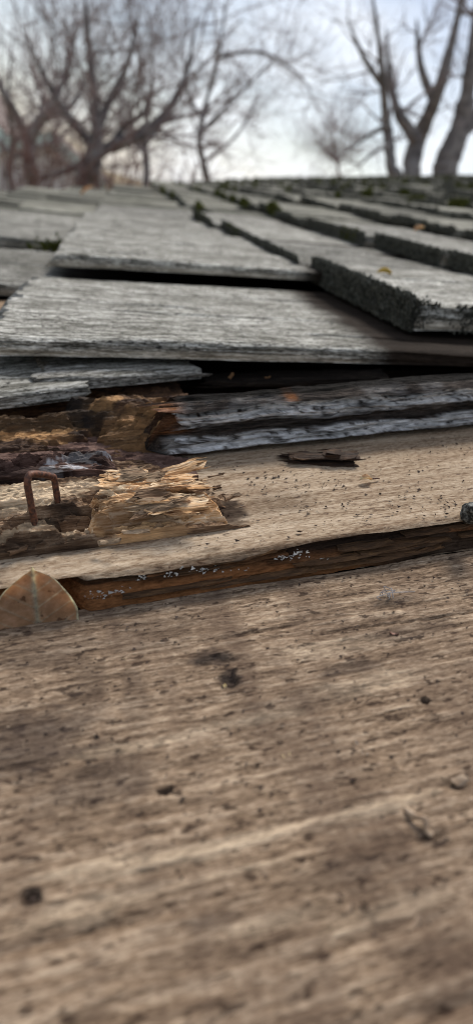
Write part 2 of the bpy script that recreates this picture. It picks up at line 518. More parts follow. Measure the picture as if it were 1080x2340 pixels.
for q, (k, y, w, dx, dz, rot, v, tl) in enumerate(rest):
    m = shingle_mat(bx(k) + dx, y, k, TB if k < 1 else .0100, dz * (2.2 if k < 2 else 1), rot * .5, 1., w / .13) @ Matrix.Rotation(tl, 4, 'X')
    if q < NPART:
        sh = link('shingle', variants[v], roof, m)
    else:
        off = sum(len(b) for b in bulkV)
        me = variants[v]
        co = np.empty(len(me.vertices) * 3)
        me.vertices.foreach_get('co', co)
        M = np.array(m)
        bulkV.append(co.reshape(-1, 3) @ M[:3, :3].T + M[:3, 3])
        bulkF += [[i + off for i in p.vertices] for p in me.polygons]
    # moss on the butt, thinning out by distance
    dist = math.hypot(bx(k), y)
    if q < 900 and k > 0:
        n = int(min(260, 190 * w / .13 / max(.5, dist)))
        M = np.array(m)
        P = np.stack([.003 + .004 * rr.random(n), rr.uniform(0, .13, n), -.009 * rr.random(n)], 1)
        P = P @ M[:3, :3].T + M[:3, 3]
        mossP.append(P); mossN.append(np.tile([-1., 0, .4], (n, 1)))
        if rr.random() < .34:
            c = rr.uniform(0, .13)
            P = np.stack([.004 * rr.random(n), c + rr.normal(0, .014, n), .004 - .014 * rr.random(n)], 1)
            P = P @ M[:3, :3].T + M[:3, 3]
            gP.append(P); gN.append(np.tile([-.5, 0, .8], (n, 1)))
b = link('far_shingles', mesh('far_shingles', np.concatenate(bulkV), bulkF, GREYFAR), roof)
b['kind'] = 'stuff'
tufts('moss', np.concatenate(mossP), np.concatenate(mossN), .0048, MOSS, roof, 31)
tufts('moss', np.concatenate(gP), np.concatenate(gN), .007, MOSSG, roof, 32)

# ---- sheathing under everything, in boards along the courses
deck = bpy.data.objects.new('roof_deck', None)
COL.objects.link(deck)
deck.matrix_world = RM
tag(deck, 'dark old sheathing boards under the shingles', None, None, 'structure')
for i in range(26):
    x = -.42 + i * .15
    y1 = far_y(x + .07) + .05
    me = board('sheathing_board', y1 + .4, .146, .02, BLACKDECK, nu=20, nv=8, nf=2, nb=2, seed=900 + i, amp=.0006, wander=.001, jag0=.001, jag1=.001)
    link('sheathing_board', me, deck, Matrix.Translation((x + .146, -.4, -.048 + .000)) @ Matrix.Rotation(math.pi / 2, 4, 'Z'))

# ------------------------------------------------------------------ bared boards near the lens
def pix_local(m, px, py, z):
    return m.inverted() @ U(px, py, z)
def blobs(m, z, lst):
    """stains, dents and painted hollow shade, as soft spots in the board's own plane"""
    out = []
    for px, py, rx, ry, a in lst:
        c = pix_local(m, px, py, z)
        e = pix_local(m, px + rx, py, z)
        f = pix_local(m, px, py + ry, z)
        out.append((c.x, c.y, abs(e.x - c.x) + 1e-5, abs(f.y - c.y) + 1e-5, a))
    def fn(X, Y, S, SD, V, s=0):
        t = 0
        for cx, cy, rx, ry, a in out:
            d = ((X - cx) / rx) ** 2 + ((Y - cy) / ry) ** 2
            n = fbm(X * 220, Y * 420, 0, s + 5, 4, .6)
            t = np.maximum(t, a * sst(1.0, .15, d * (1 + .9 * n) + .25 * n))
        return t
    return fn

# ---- front plank
Z1 = -.035
A, B = U(0, 1421, Z1), U(1080, 1258, Z1)
m1 = frame(A, B)
ext = .10
W1 = .20
o = m1 @ Matrix.Translation((-ext, -W1, 0))
dark = blobs(o, Z1, [(60, 1700, 190, 120, .75), (230, 1790, 170, 70, .6), (110, 1480, 220, 70, .5), (330, 1450, 160, 60, .35), (480, 1505, 75, 22, .85), (525, 1555, 34, 24, 1), (560, 1650, 160, 60, .25),
                     (970, 1601, 14, 10, 1), (375, 1808, 16, 10, .9), (70, 2052, 44, 34, .9), (985, 1915, 46, 40, .45), (930, 1440, 150, 24, .45), (800, 1525, 90, 22, .6), (700, 1600, 160, 40, .35), (900, 1370, 60, 12, .55),
                     (1040, 1790, 40, 16, .3), (480, 2110, 90, 30, .55), (330, 2030, 90, 22, .4), (150, 1890, 90, 24, .35), (780, 1990, 170, 34, .35), (200, 1570, 60, 130, .4), (310, 1600, 40, 120, .35)])  # stains, plus shade painted into the dents below
pale = blobs(o, Z1, [(480, 1940, 330, 24, .55), (850, 1850, 190, 22, .5), (200, 1985, 200, 22, .5), (560, 1990, 150, 12, .45), (330, 1700, 260, 16, .4), (600, 1640, 150, 20, .4), (850, 1560, 190, 30, .35), (200, 2080, 260, 40, .4),
                     (900, 2080, 200, 40, .3), (760, 1480, 180, 26, .3), (620, 2110, 160, 26, .4)])
dst = blobs(o, Z1, [(985, 1915, 40, 34, .35), (525, 1555, 26, 18, 1), (490, 1508, 50, 14, .7), (1040, 1795, 36, 16, .3), (70, 2052, 34, 26, .9), (970, 1601, 12, 9, 1), (375, 1808, 14, 8, 1)])
rdg = blobs(o, Z1, [(480, 1945, 420, 12, .8), (850, 1850, 260, 10, .8), (560, 1995, 260, 9, .5), (1040, 1770, 50, 12, 1.)])
def zf1(x, y):
    one = np.zeros_like(x + y)
    X, Y = x + one, y + one
    near_ = sst(.115, .055, Y)              # rougher, splintered towards the lens
    z = near_ * (.0011 * fbm(X * 45, Y * 210, 3, 77, 4, .6) + .0011 * np.abs(fbm(X * 22, Y * 130, 8, 78, 3)))
    z = z - .0016 * dst(X, Y, 0, 0, None) + .0003 * rdg(X, Y, 0, 0, None)
    return z
me = board('bare_plank', (B - A).length + 2 * ext, W1, .009, PLANK, nu=420, nv=460, nf=8, seed=11, amp=.00045, fu=85, fv=560, low=.0006, lowf=(14, 40), famp=.0006, ffu=30, ffz=500,
           wander=.0012, wf=22, jag0=.003, jag1=.003, round_=.0006, zf=zf1, cracks=16, cdep=.0011, cw=.0005, attr={'m1': lambda X, Y, S, SD, V: dark(X, Y, S, SD, V) * .85, 'm2': lambda X, Y, S, SD, V: pale(X, Y, S, SD, V) * .8})
# the generator's front is y=0; this plank shows its far edge, so nothing else is needed there
p1 = link('bare_plank', me, None, o)
tag(p1, 'broad stained brown bare plank filling the lower half of the picture', 'plank')

# ---- second board with the rotten brown front face
Z2 = -.0255
A, B = U(0, 1345, Z2), U(1080, 1180, Z2)
m2 = frame(A, B)
o2 = m2 @ Matrix.Translation((-ext, 0, 0))
L2 = (B - A).length + 2 * ext
xr = lambda px, py: (pix_local(o2, px, py, Z2)).x
xa, xb, xc = xr(170, 1320), xr(560, 1250), xr(800, 1215)
stain2 = blobs(o2, Z2, [(520, 1170, 60, 42, .9), (700, 1240, 500, 9, .45), (240, 1235, 260, 20, .30), (640, 1150, 120, 40, .25), (480, 1255, 50, 9, .5)])
def a_dark2(X, Y, S, SD, V):
    f = np.where(SD == 1, .92 * sst(.55, .25, S + .25 * fbm(X * 40, S * 4, 0, 3, 3)) + .25, 0)
    f = np.where(SD == 1, np.maximum(f, .9 * sst(xc - .01, xc + .02, X)), f)
    return np.maximum(f, stain2(X, Y, S, SD, V) * (SD == 0))
def a_red2(X, Y, S, SD, V):
    return np.where((SD == 1) | ((SD == 0) & (Y < .0004)), .95 * sst(.1, .3, S + .2 * fbm(X * 50, S * 5, 0, 9, 3)) * (1 - .6 * sst(xc, xc + .03, X)), 0)
def zf2(x, y):
    one = np.zeros_like(x + y)
    X, Y = x + one, y + one
    return -.0012 * sst(.002, -.002, Y) - .0009 * sst(.03, .0, Y) * (.5 + .5 * fbm(X * 30, Y * 100, 0, 4, 3))
def lay2(s):      # split into layers: upper lip, deep crack, lower step that sticks out
    return np.interp(s, [0, .1, .25, .4, .6, .8, 1], [0, .0004, .0022, .0012, .0002, -.0012, -.002])
me = board('rotten_board', L2, .085, .0095, TAN, nu=460, nv=130, nf=26, seed=23, amp=.00022, fu=22, fv=420, low=.0005, lowf=(14, 40), famp=.0020, ffu=34, ffz=900,
           wander=.0016, wf=26, jag0=.002, jag1=.002, round_=.0007, zf=zf2, profile=([0, .1, .25, .4, .6, .8, 1], [0, .0004, .0022, .0012, .0002, -.0010, -.0016]),
           yfront=lambda x: .0058 * sst(xa + .003, xa - .004, x), attr={'m1': a_dark2, 'm2': a_red2})
# the front face is darker rotten wood: its colours come as masks on the same board
p2 = link('rotten_board', me, None, o2)
tag(p2, 'tan board with a crumbling dark red-brown front edge behind the front plank', 'board')

r2 = random.Random(3)
for j in range(22):
    ln = r2.uniform(.012, .045)
    x_ = r2.uniform(xa + .004, L2 - .09)
    zz_ = -.0012 - .0078 * r2.random()
    mt = [ROT, TAN, ROT][j % 3]
    me = board('fibre', ln, .004, r2.uniform(.0005, .0014), mt, nu=40, nv=5, nf=4, nb=2, seed=870 + j, amp=.0003, fu=60, fv=400, famp=.0007, ffu=60, ffz=900, wander=.0012, wf=70, jag0=.004, jag1=.005, jf=700, feather=.005,
               attr={'m1': (lambda X, Y, S, SD, V, q=j: (.55 if q % 3 == 1 else .12) + 0 * X), 'm2': (lambda X, Y, S, SD, V, q=j: (.9 if q % 3 == 1 else 0) + 0 * X), 'm3': lambda X, Y, S, SD, V: 0 * X})
    link('fibre', me, p2, Matrix.Translation((x_, float(np.interp(-zz_ / .0095, [0, .25, .6, 1], [.0, .0016, .0002, -.0014])) - .0012, zz_)) @ Matrix.Rotation(r2.gauss(0, .02), 4, 'Y'))

# ---- white crusted board
Z5 = -.0075
A, B = U(280, 952, Z5), U(1080, 868, Z5)
Bb = U(1080, 972, -.0235)
A5, B5 = U(285, 1050, -.0235), U(1080, 972, -.0235)
m5 = frame(A5, B5)
T5 = .0158
L5 = (B5 - A5).length + .12
o5 = m5 @ Matrix.Translation((0, 0, T5))
def a_white5(X, Y, S, SD, V):
    n = fbm(X * 55, S * 7, 0, 61, 4, .65)
    n2 = fbm(X * 75, S * 15, 0, 62, 4, .7)
    up = sst(.50, .34, S + .14 * n) * (SD == 1)
    lo = sst(.66, .76, S + .12 * n) * (SD == 1)
    tp = .12 * (SD == 0) * sst(.0105, .0085, Y + .004 * n) * sst(-.1, .2, n2 + .5 * fbm(X * 90, Y * 300, 0, 66, 3))
    w = np.maximum(np.maximum(up, lo * .85), tp)
    n3 = fbm(X * 500, V[:, 2] * 1500, 3, 63, 3, .7)
    return w * sst(-.35, .10, n2 + .3 * n + .12) * sst(-.45, .0, n3)
def a_or5(X, Y, S, SD, V):
    n = fbm(X * 60, S * 6, 0, 71, 3)
    return np.maximum(sst(.026, .014, X + .006 * n) * sst(.62, .4, S), .8 * ((SD == 0) | (S < .13)) * sst(-.1, .15, n) * sst(.044, .052, X + .004 * fbm(X * 300, S * 20, 0, 75, 2)) * sst(.066, .056, X) * sst(-.1, .2, fbm(X * 200, S * 30, 0, 76, 3)))
me = board('crusted_board', L5, .013, T5, LICHEN, nu=320, nv=46, nf=44, seed=33, amp=.0016, fu=40, fv=300, low=.0010, lowf=(16, 60), famp=.0034, ffu=40, ffz=900,
           wander=.0022, wf=24, jag0=.026, jag1=.002, jf=420, round_=.0014, profile=([0, .12, .24, .36, .50, .62, .70, .85, 1], [.0044, .0032, .0025, .0024, .0030, .0028, .0018, .0007, .0]),
           attr={'m1': a_white5, 'm2': a_or5, 'm3': lambda X, Y, S, SD, V: .92 * (SD == 0) * sst(.004, .007, Y)})  # m3 paints the shade of the gap black over the top face
p5 = link('crusted_board', me, None, o5)
tag(p5, 'split black board with two white crusted ridges lying on the tan board', 'board')
for j, (px, py, pz, ln, w) in enumerate([(388, 950, -.011, .014, .004), (400, 942, -.010, .012, .003)]):
    a = U(px, py, pz)
    me = board('splinter', ln, w, .0014, FRESH, nu=20, nv=8, nf=3, seed=300 + j, amp=.0006, jag0=.005, jag1=.006, jf=900, feather=.004, attr={'m1': lambda X, Y, S, SD, V: .8 + 0 * X})
    link('splinter', me, p5, o5.inverted() @ (Matrix.Translation(a) @ Matrix.Rotation(.12 + .2 * (j == 0), 4, 'Z') @ Matrix.Rotation(-.1 + .5 * (j == 0), 4, 'Y')))

# torn board remains, painted black as shade, in the gap behind the crusted board
gap = bpy.data.objects.new('shade_black_lath', None)
COL.objects.link(gap)
gap.matrix_world = RM
tag(gap, 'rotten lath, painted black for shade, in the gap under the big grey shingle', 'lath')
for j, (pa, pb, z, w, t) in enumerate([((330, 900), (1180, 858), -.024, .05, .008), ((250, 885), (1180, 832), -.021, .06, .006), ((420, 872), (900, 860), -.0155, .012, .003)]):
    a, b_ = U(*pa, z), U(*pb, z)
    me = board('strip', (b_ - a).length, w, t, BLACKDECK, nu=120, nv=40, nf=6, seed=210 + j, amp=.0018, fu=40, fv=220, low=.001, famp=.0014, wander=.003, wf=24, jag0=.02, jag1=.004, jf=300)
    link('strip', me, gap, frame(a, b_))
for j, (px, py) in enumerate([(520, 868), (600, 864)]):
    a = U(px, py, -.0142)
    me = board('splinter', .0045, .0012, .0008, ROT, nu=12, nv=4, nf=2, seed=230 + j, amp=.0004, jag0=.002, jag1=.003, feather=.003, attr={'m1': lambda X, Y, S, SD, V: .25 + 0 * X})
    link('splinter', me, gap, Matrix.Translation(a) @ Matrix.Rotation([.1, .05, .2, -.1, 1.2][j], 4, 'Z') @ Matrix.Rotation([-.9, -.1, .05, .1, -.6][j], 4, 'Y'))

# ---- grey-green shingle sticking out under the big one, at the picture's edge
A, B = U(-60, 905, -.0085), U(232, 872, -.0105)
m7 = frame(A, B, .05)
me = board('shingle', (B - A).length + .0, .06, .006, GREY, nu=110, nv=70, nf=8, seed=55, amp=.0005, fu=18, fv=300, low=.0012, famp=.0008, wander=.0015, jag0=.002, jag1=.010, jf=220, round_=.0012,
           attr={'m1': lambda X, Y, S, SD, V: 0 * X, 'm2': lambda X, Y, S, SD, V: 0 * X})
s7 = link('shingle', me, roof, m7)
s7['label'] = 'narrow grey-green split shingle poking out under the big grey one'
A, B = U(60, 872, -.0085), U(520, 832, -.0095)
me = board('shingle', (B - A).length, .05, .005, GREY, nu=110, nv=50, nf=8, seed=56, amp=.0006, fu=18, fv=260, low=.0014, famp=.0008, wander=.0025, jag0=.012, jag1=.03, jf=160, round_=.0012,
           attr={'m1': lambda X, Y, S, SD, V: .35 + .4 * fbm(X * 30, Y * 120, 0, 4, 3), 'm2': lambda X, Y, S, SD, V: 0 * X})
link('shingle', me, roof, frame(A, B, .04))
# brown end of a shingle in the hole beside the big one
A, B = U(-60, 712, -.009), U(92, 700, -.010)
me = board('shingle', (B - A).length, .03, .006, TORN, nu=50, nv=24, nf=6, seed=57, amp=.0007, jag0=.002, jag1=.004, attr={'m2': lambda X, Y, S, SD, V: .25 + 0 * X, 'm1': lambda X, Y, S, SD, V: 0 * X})
link('shingle', me, roof, frame(A, B))

# ---- rotten masses: fibrous, terraced along the grain, torn where they thin out
G6 = math.radians(6)
def rot_mass(name, ctrl, mat, seed, step=.0011, ter=.65, fib=.0007, res=.00028, warp=(.010, .0014), floor=-.036, attr=None, parent=None, fx=38, fy=190, fade=0.):
    P = np.array([tuple(U(*c)) for c in ctrl])
    c, s_ = math.cos(G6), math.sin(G6)
    Q = np.stack([P[:, 0] * c + P[:, 1] * s_, -P[:, 0] * s_ + P[:, 1] * c], 1)
    x0, x1 = Q[:, 0].min(), Q[:, 0].max()
    y0, y1 = Q[:, 1].min(), Q[:, 1].max()
    mg = .001 if fade else 0.
    x0 -= mg; x1 += mg; y0 -= mg; y1 += mg
    nx, ny = int((x1 - x0) / (res * 1.5)) + 1, int((y1 - y0) / res) + 1
    X, Y = np.meshgrid(np.linspace(x0, x1, nx), np.linspace(y0, y1, ny))
    wx = X + warp[0] * fbm(X * 45, Y * 420, 0, seed, 3, .7)
    wy = Y + warp[1] * fbm(X * 60, Y * 200, 3, seed + 1, 4, .6)
    num, den = 0, 0
    for (qx, qy), z in zip(Q, P[:, 2]):
        d2 = ((wx - qx) * .75) ** 2 + (wy - qy) ** 2 + 1e-8
        w = d2 ** -1.9
        num = num + w * z; den = den + w
    Z = num / den
    nz = fbm(X * fx, Y * fy, 1, seed + 2, 4, .6)
    lv = Z / step + 1.3 * nz
    fl_ = np.floor(lv)
    t = lv - fl_
    Zt = (fl_ + sst(.80, 1., t)) * step
    Z = Z * (1 - ter) + (Zt - .2 * step) * ter + fib * fbm(X * 70, Y * 900, 2, seed + 3, 4, .7) + .4 * fib * fbm(X * 900, Y * 1500, 5, seed + 4, 2)
    bd = np.minimum(np.minimum(X - x0, x1 - X), np.minimum(Y - y0, y1 - Y)) + .003 * fbm(X * 90, Y * 500, 7, seed + 9, 3, .7)
    Z = Z - fade * sst(.0062, -.0005, bd)
    Z[0] = Z[-1] = floor; Z[:, 0] = Z[:, -1] = floor
    V = np.stack([X * c - Y * s_, X * s_ + Y * c, Z], 2).reshape(-1, 3)
    a = (np.arange(ny - 1)[:, None] * nx + np.arange(nx - 1)[None, :])
    Fq = np.stack([a, a + 1, a + nx + 1, a + nx], 2).reshape(-1, 4).tolist()
    n0 = len(V)
    V = np.concatenate([V, [[V[k_][0], V[k_][1], floor - .001] for k_ in (0, nx - 1, nx * ny - 1, nx * (ny - 1))]])
    Fq.append([n0 + 3, n0 + 2, n0 + 1, n0])
    # grain frame of its own: x along the fibres
    org = Vector((V[:, 0].mean(), V[:, 1].mean(), V[:n0, 2].mean()))
    M = Matrix.Translation(org) @ Matrix.Rotation(G6, 4, 'Z')
    Mi = np.array(M.inverted())
    Vl = V @ Mi[:3, :3].T + Mi[:3, 3]
    at = {}
    for k_, fn in (attr or {}).items(): at[k_] = np.clip(fn(V), 0, 1)
    return link(name, mesh(name, Vl, Fq, mat, at, sharp=50), parent, M)
def spots(lst, seed, fx=60, fy=320, soft=.9):
    """patches of wood colour and painted hole shade, given as seen, ragged along the fibres"""
    pre = []
    for px, py, z, rx, ry, a in lst:
        c = U(px, py, z); e = U(px + rx, py, z); f = U(px, py + ry, z)
        pre.append((c.x, c.y, abs(e.x - c.x) + 1e-5, abs(f.y - c.y) + 1e-5, a))
    def fn(V):
        n = fbm(V[:, 0] * fx, (V[:, 1] - .1 * V[:, 0]) * fy, 0, seed, 4, .65)
        t = np.zeros(len(V))
        for cx, cy, rx, ry, a in pre:
            d = ((V[:, 0] - cx) / rx) ** 2 + ((V[:, 1] - cy) / ry) ** 2
            t = np.maximum(t, a * sst(1.1, .5, d + soft * n))
        return t
    return fn
bm = rot_mass('crumbling_board', [
    (-70, 915, -.022), (0, 912, -.021), (100, 908, -.020), (160, 905, -.019), (210, 884, -.0165), (330, 884, -.0165), (400, 890, -.018), (430, 905, -.016),
    (-70, 950, -.0140), (0, 950, -.0137), (60, 946, -.0135), (120, 944, -.0135), (160, 938, -.0138), (-70, 985, -.0180), (0, 984, -.0175), (80, 982, -.0175), (150, 975, -.0180), (-70, 1008, -.025), (0, 1006, -.025), (80, 1004, -.0255), (140, 998, -.026),
    (195, 905, -.0112), (260, 904, -.0105), (330, 912, -.0112), (375, 915, -.0098), (240, 945, -.0142), (300, 945, -.0140), (380, 945, -.0130), (260, 985, -.0188), (330, 990, -.0190), (250, 1030, -.0225), (330, 1036, -.0230), (400, 1000, -.0225), (430, 955, -.0200), (450, 990, -.027),
    (180, 985, -.031), (192, 962, -.028), (172, 1002, -.030), (205, 1000, -.029), (-70, 1035, -.030), (100, 1030, -.030), (220, 1052, -.029), (330, 1062, -.029), (450, 1050, -.032)],
    ROT, 430, step=.0016, ter=.6, fib=.0011, attr={'m1': spots([(60, 955, -.0138, 130, 26, 1.), (0, 965, -.015, 90, 22, .9), (230, 906, -.011, 60, 14, .8), (380, 930, -.0115, 45, 24, .85), (320, 960, -.015, 80, 30, .45), (250, 985, -.018, 60, 30, .3), (330, 900, -.011, 50, 10, .4)], 431),
    'm2': lambda V: 0 * V[:, 0], 'm3': spots([(185, 985, -.024, 40, 40, .9), (100, 1000, -.022, 200, 12, .8), (200, 930, -.016, 60, 24, .5)], 433)})  # m3: shade of the hole and the drop in front, painted black
tag(bm, 'golden brown crumbling board below the grey-green shingle, with a black hole', 'board')
pm = rot_mass('rotten_slab', [
    (-70, 1012, -.021), (0, 1008, -.020), (80, 1006, -.020), (160, 1008, -.021), (235, 1014, -.022), (-70, 1055, -.0142), (0, 1042, -.0140), (50, 1030, -.0138), (110, 1035, -.0148), (170, 1030, -.0158), (215, 1030, -.0170),
    (-70, 1090, -.0160), (0, 1080, -.0162), (60, 1068, -.0165), (120, 1062, -.0172), (180, 1052, -.0180), (-70, 1128, -.0235), (0, 1112, -.0232), (60, 1098, -.0232), (110, 1090, -.0232), (180, 1074, -.0235), (245, 1050, -.0238), (280, 1030, -.026), (330, 1050, -.0228), (280, 1065, -.0222), (380, 1065, -.0245), (420, 1045, -.030)],
    PURPLE, 520, step=.0010, ter=.55, fib=.0008, attr={'m3': spots([(60, 1085, -.018, 110, 16, .8), (190, 1050, -.018, 70, 14, .8), (0, 1105, -.02, 60, 12, .7)], 521), 'm1': lambda V: 0 * V[:, 0],
    'm2': spots([(150, 1068, -.0178, 40, 9, .8), (190, 1048, -.0175, 30, 9, .8), (225, 1030, -.0172, 30, 8, .8), (120, 1080, -.0185, 26, 8, .7)], 523, 300, 900, 3.2)})
tag(pm, 'purple-brown rotten slab with a white mould seam just behind the staple', 'slab')

# ---- splintered shingle remains
spl = bpy.data.objects.new('splintered_shingle', None)
COL.objects.link(spl)
spl.matrix_world = RM
tag(spl, 'torn shingle stub with pale orange splinters lying on the tan board', 'shingle')
def fr(a, sd): return lambda X, Y, S, SD, V: np.clip(a + .55 * fbm(X * 60, Y * 300, 0, sd, 3), 0, 1)
tb = rot_mass('body', [
    (-70, 1092, -.0225), (60, 1086, -.0225), (200, 1076, -.0215), (330, 1068, -.0215), (400, 1062, -.026), (445, 1080, -.028), (500, 1112, -.030), (555, 1140, -.031), (580, 1175, -.031), (530, 1208, -.031), (435, 1214, -.031), (330, 1224, -.031), (250, 1242, -.031), (160, 1265, -.031), (80, 1284, -.031), (0, 1300, -.031), (-70, 1312, -.031),
    (-70, 1150, -.0190), (0, 1132, -.0186), (60, 1120, -.0180), (130, 1108, -.0178), (200, 1100, -.0180), (100, 1165, -.0195), (20, 1190, -.0203), (150, 1175, -.0200), (250, 1122, -.0172), (330, 1104, -.0166), (390, 1106, -.0176), (300, 1150, -.0180), (370, 1140, -.0182), (400, 1150, -.0195), (350, 1182, -.0212), (300, 1190, -.0212), (430, 1135, -.0212), (440, 1160, -.0222), (470, 1150, -.0232), (500, 1160, -.0236), (540, 1165, -.0248),
    (70, 1186, -.0176), (78, 1186, -.0176), (90, 1182, -.0178), (75, 1196, -.0180), (60, 1200, -.0182), (132, 1142, -.0172), (145, 1145, -.0174), (120, 1146, -.0174), (225, 1150, -.0206), (240, 1195, -.0215), (180, 1212, -.0218), (80, 1228, -.0222), (0, 1246, -.0222), (-70, 1258, -.0222), (420, 1185, -.0232), (330, 1205, -.0238), (230, 1222, -.0238), (140, 1240, -.024), (60, 1260, -.024)],
    TORN, 640, step=.0014, ter=.7, fib=.0012, res=.00025, parent=spl, attr={
    'm1': spots([(330, 1128, -.0175, 105, 46, 1.), (300, 1165, -.019, 90, 30, .95), (400, 1165, -.021, 70, 30, .6), (350, 1190, -.0215, 90, 16, .55)], 641),
    'm2': spots([(60, 1122, -.018, 120, 30, 1.), (190, 1098, -.018, 60, 14, .8), (330, 1110, -.017, 80, 20, .0), (60, 1215, -.021, 120, 9, .5), (170, 1200, -.021, 120, 8, .5)], 643),
    'm3': spots([(90, 1178, -.018, 60, 13, .75), (140, 1148, -.0175, 55, 11, .75), (500, 1170, -.024, 70, 26, .75), (120, 1245, -.0232, 200, 9, .6), (0, 1265, -.023, 120, 9, .5), (230, 1165, -.0205, 22, 16, .7)], 645)})
tp_ = rot_mass('torn_plate', [
    (188, 1112, -.027), (240, 1078, -.027), (330, 1066, -.027), (410, 1070, -.027), (465, 1098, -.028), (495, 1138, -.029), (465, 1164, -.027), (405, 1186, -.026), (330, 1192, -.026), (262, 1180, -.026), (210, 1150, -.026),
    (225, 1120, -.0176), (250, 1112, -.0160), (300, 1100, -.0152), (360, 1098, -.0155), (410, 1108, -.0168), (440, 1125, -.0192), (270, 1138, -.0168), (300, 1135, -.0160), (360, 1130, -.0158), (420, 1140, -.0182), (290, 1160, -.0170), (330, 1165, -.0170), (380, 1160, -.0170), (420, 1158, -.0188), (350, 1172, -.0180), (300, 1168, -.0178)],
    FRESH, 690, step=.0013, ter=.65, fib=.0012, res=.00025, warp=(.012, .0016), parent=spl, fx=45, fy=260, fade=.012, attr={
    'm1': spots([(320, 1186, -.0205, 110, 12, .75), (440, 1150, -.021, 40, 26, .6), (240, 1150, -.018, 40, 20, .6), (395, 1100, -.017, 45, 10, .5), (330, 1150, -.0172, 60, 7, .45)], 691, 80, 420),
    'm2': spots([(340, 1120, -.0158, 80, 20, .5), (260, 1112, -.0162, 40, 14, .6), (380, 1165, -.0185, 60, 14, .4)], 692, 80, 420), 'm3': lambda V: 0 * V[:, 0]})
rf_ = random.Random(15)
for j in range(22):
    # slivers lifting off the torn plate, each at its own height
    px, py = rf_.uniform(200, 350), rf_.uniform(1094, 1192)
    e_ = ((px - 270) / 150) ** 2 + ((py - 1140) / 62) ** 2
    zz = -.0161 - .0030 * e_ - .0022 * max(0, (py - 1140) / 50)
    a = U(px, py, zz)
    sd_ = 660 + j * 7
    ln, w = rf_.uniform(.013, .024), rf_.uniform(.0022, .0050)
    dk = -.22 if e_ < .6 else .12
    me = board('layer', ln, w, rf_.uniform(.0006, .0012), FRESH if rf_.random() < .9 else TORN, nu=60, nv=26, nf=4, seed=sd_, amp=.0007, fu=90, fv=800, low=.0012, lowf=(60, 160), famp=.0006, ffu=60, ffz=900, wander=.0018, wf=110,
               jag0=.009, jag1=.010, jf=1500, feather=.004, round_=.0003, attr={'m1': fr(dk, sd_), 'm2': fr(.12, sd_ + 3), 'm3': lambda X, Y, S, SD, V: 0 * X})
    M = Matrix.Translation(a) @ Matrix.Rotation(.10 + rf_.gauss(-.05, .20), 4, 'Z') @ Matrix.Rotation(rf_.gauss(.02, .10), 4, 'Y') @ Matrix.Rotation(rf_.gauss(.10, .16), 4, 'X')
    link('layer', me, spl, M)
r = random.Random(5)
sp_me = []
for j in range(10):
    ln, w = r.uniform(.005, .010), r.uniform(.0003, .0007)
    sp_me.append([board('splinter', ln, w, .0007, mt, nu=10, nv=4, nf=2, nb=2, seed=700 + j, amp=.0003, fu=90, fv=900, wander=.0012, wf=120, jag0=.002, jag1=.004, jf=1500, feather=.003,
                        attr={'m1': lambda X, Y, S, SD, V: 0 * X, 'm2': (lambda X, Y, S, SD, V, q=j: .3 * (q % 3) + 0 * X)}) for mt in (FRESH, TORN)])
for j in range(36):
    t_ = r.random()
    if t_ < .5: px, py, z, mt = r.uniform(205, 450), r.uniform(1090, 1196), 0, 0
    elif t_ < .75: px, py, z, mt = r.uniform(-10, 330), r.uniform(1175, 1265), 0, 1
    else: px, py, z, mt = r.uniform(150, 520), r.uniform(1085, 1180), 0, 1
    zz = -.0183 - .0045 * max(0, min(1, (py - 1120) / 120)) - .003 * max(0, (px - 330) / 200)
    a = U(px, py, zz)
    M = Matrix.Translation(a) @ Matrix.Rotation(.10 + r.gauss(0, .22), 4, 'Z') @ Matrix.Rotation(r.gauss(-.05, .20), 4, 'Y') @ Matrix.Rotation(r.gauss(0, .5), 4, 'X')
    link('splinter', sp_me[j % 10][mt], spl, M)

# ---- rusty staple
def tube(pts, rad, ns=10):
    pts = [Vector(p) for p in pts]
    V, Fq = [], []
    up = None
    for i, p in enumerate(pts):
        t = (pts[min(i + 1, len(pts) - 1)] - pts[max(i - 1, 0)]).normalized()
        if up is None:
            up = t.orthogonal().normalized()
        else:
            up = (up - t * up.dot(t)).normalized()
        sd_ = t.cross(up)
        rd = rad[i] if isinstance(rad, (list, tuple)) else rad
        for k in range(ns):
            a = 2 * math.pi * k / ns
            V.append(tuple(p + (up * math.cos(a) + sd_ * math.sin(a)) * rd))
    n = len(pts)
    for i in range(n - 1):
        for k in range(ns):
            k2 = (k + 1) % ns
            Fq.append([i * ns + k, i * ns + k2, (i + 1) * ns + k2, (i + 1) * ns + k])
    Fq.append(list(range(ns))[::-1]); Fq.append([(n - 1) * ns + k for k in range(ns)])
    return V, Fq
def spline(P, n=8):
    P = [Vector(p) for p in P]
    out = []
    for i in range(len(P) - 1):
        a, b_, c, d = P[max(i - 1, 0)], P[i], P[i + 1], P[min(i + 2, len(P) - 1)]
        for k in range(n):
            t = k / n
            out.append(.5 * ((2 * b_) + (c - a) * t + (2 * a - 5 * b_ + 4 * c - d) * t * t + (3 * b_ - a - 3 * c + d) * t ** 3))
    out.append(P[-1])
    return out
s0 = U(78, 1186, -.0180)
s1 = U(132, 1142, -.0176)
def at_xy(q, py):      # height of the point above q that shows at row py
    lo, hi = -.03, .03
    for _ in range(40):
        mid = (lo + hi) / 2
        d = Vector((q.x, q.y, mid - CAMH))
        c, s = math.cos(YAW), math.sin(YAW)
        fw = d.x * s + d.y * c
        dep = fw * math.cos(PITCH) - d.z * math.sin(PITCH)
        dn = -d.z * math.cos(PITCH) - fw * math.sin(PITCH)
        if CY + F * dn / dep > py: lo = mid
        else: hi = mid
    return lo
z0, z1 = at_xy(s0, 1092), at_xy(s1, 1084)
d_ = (s1 - s0)
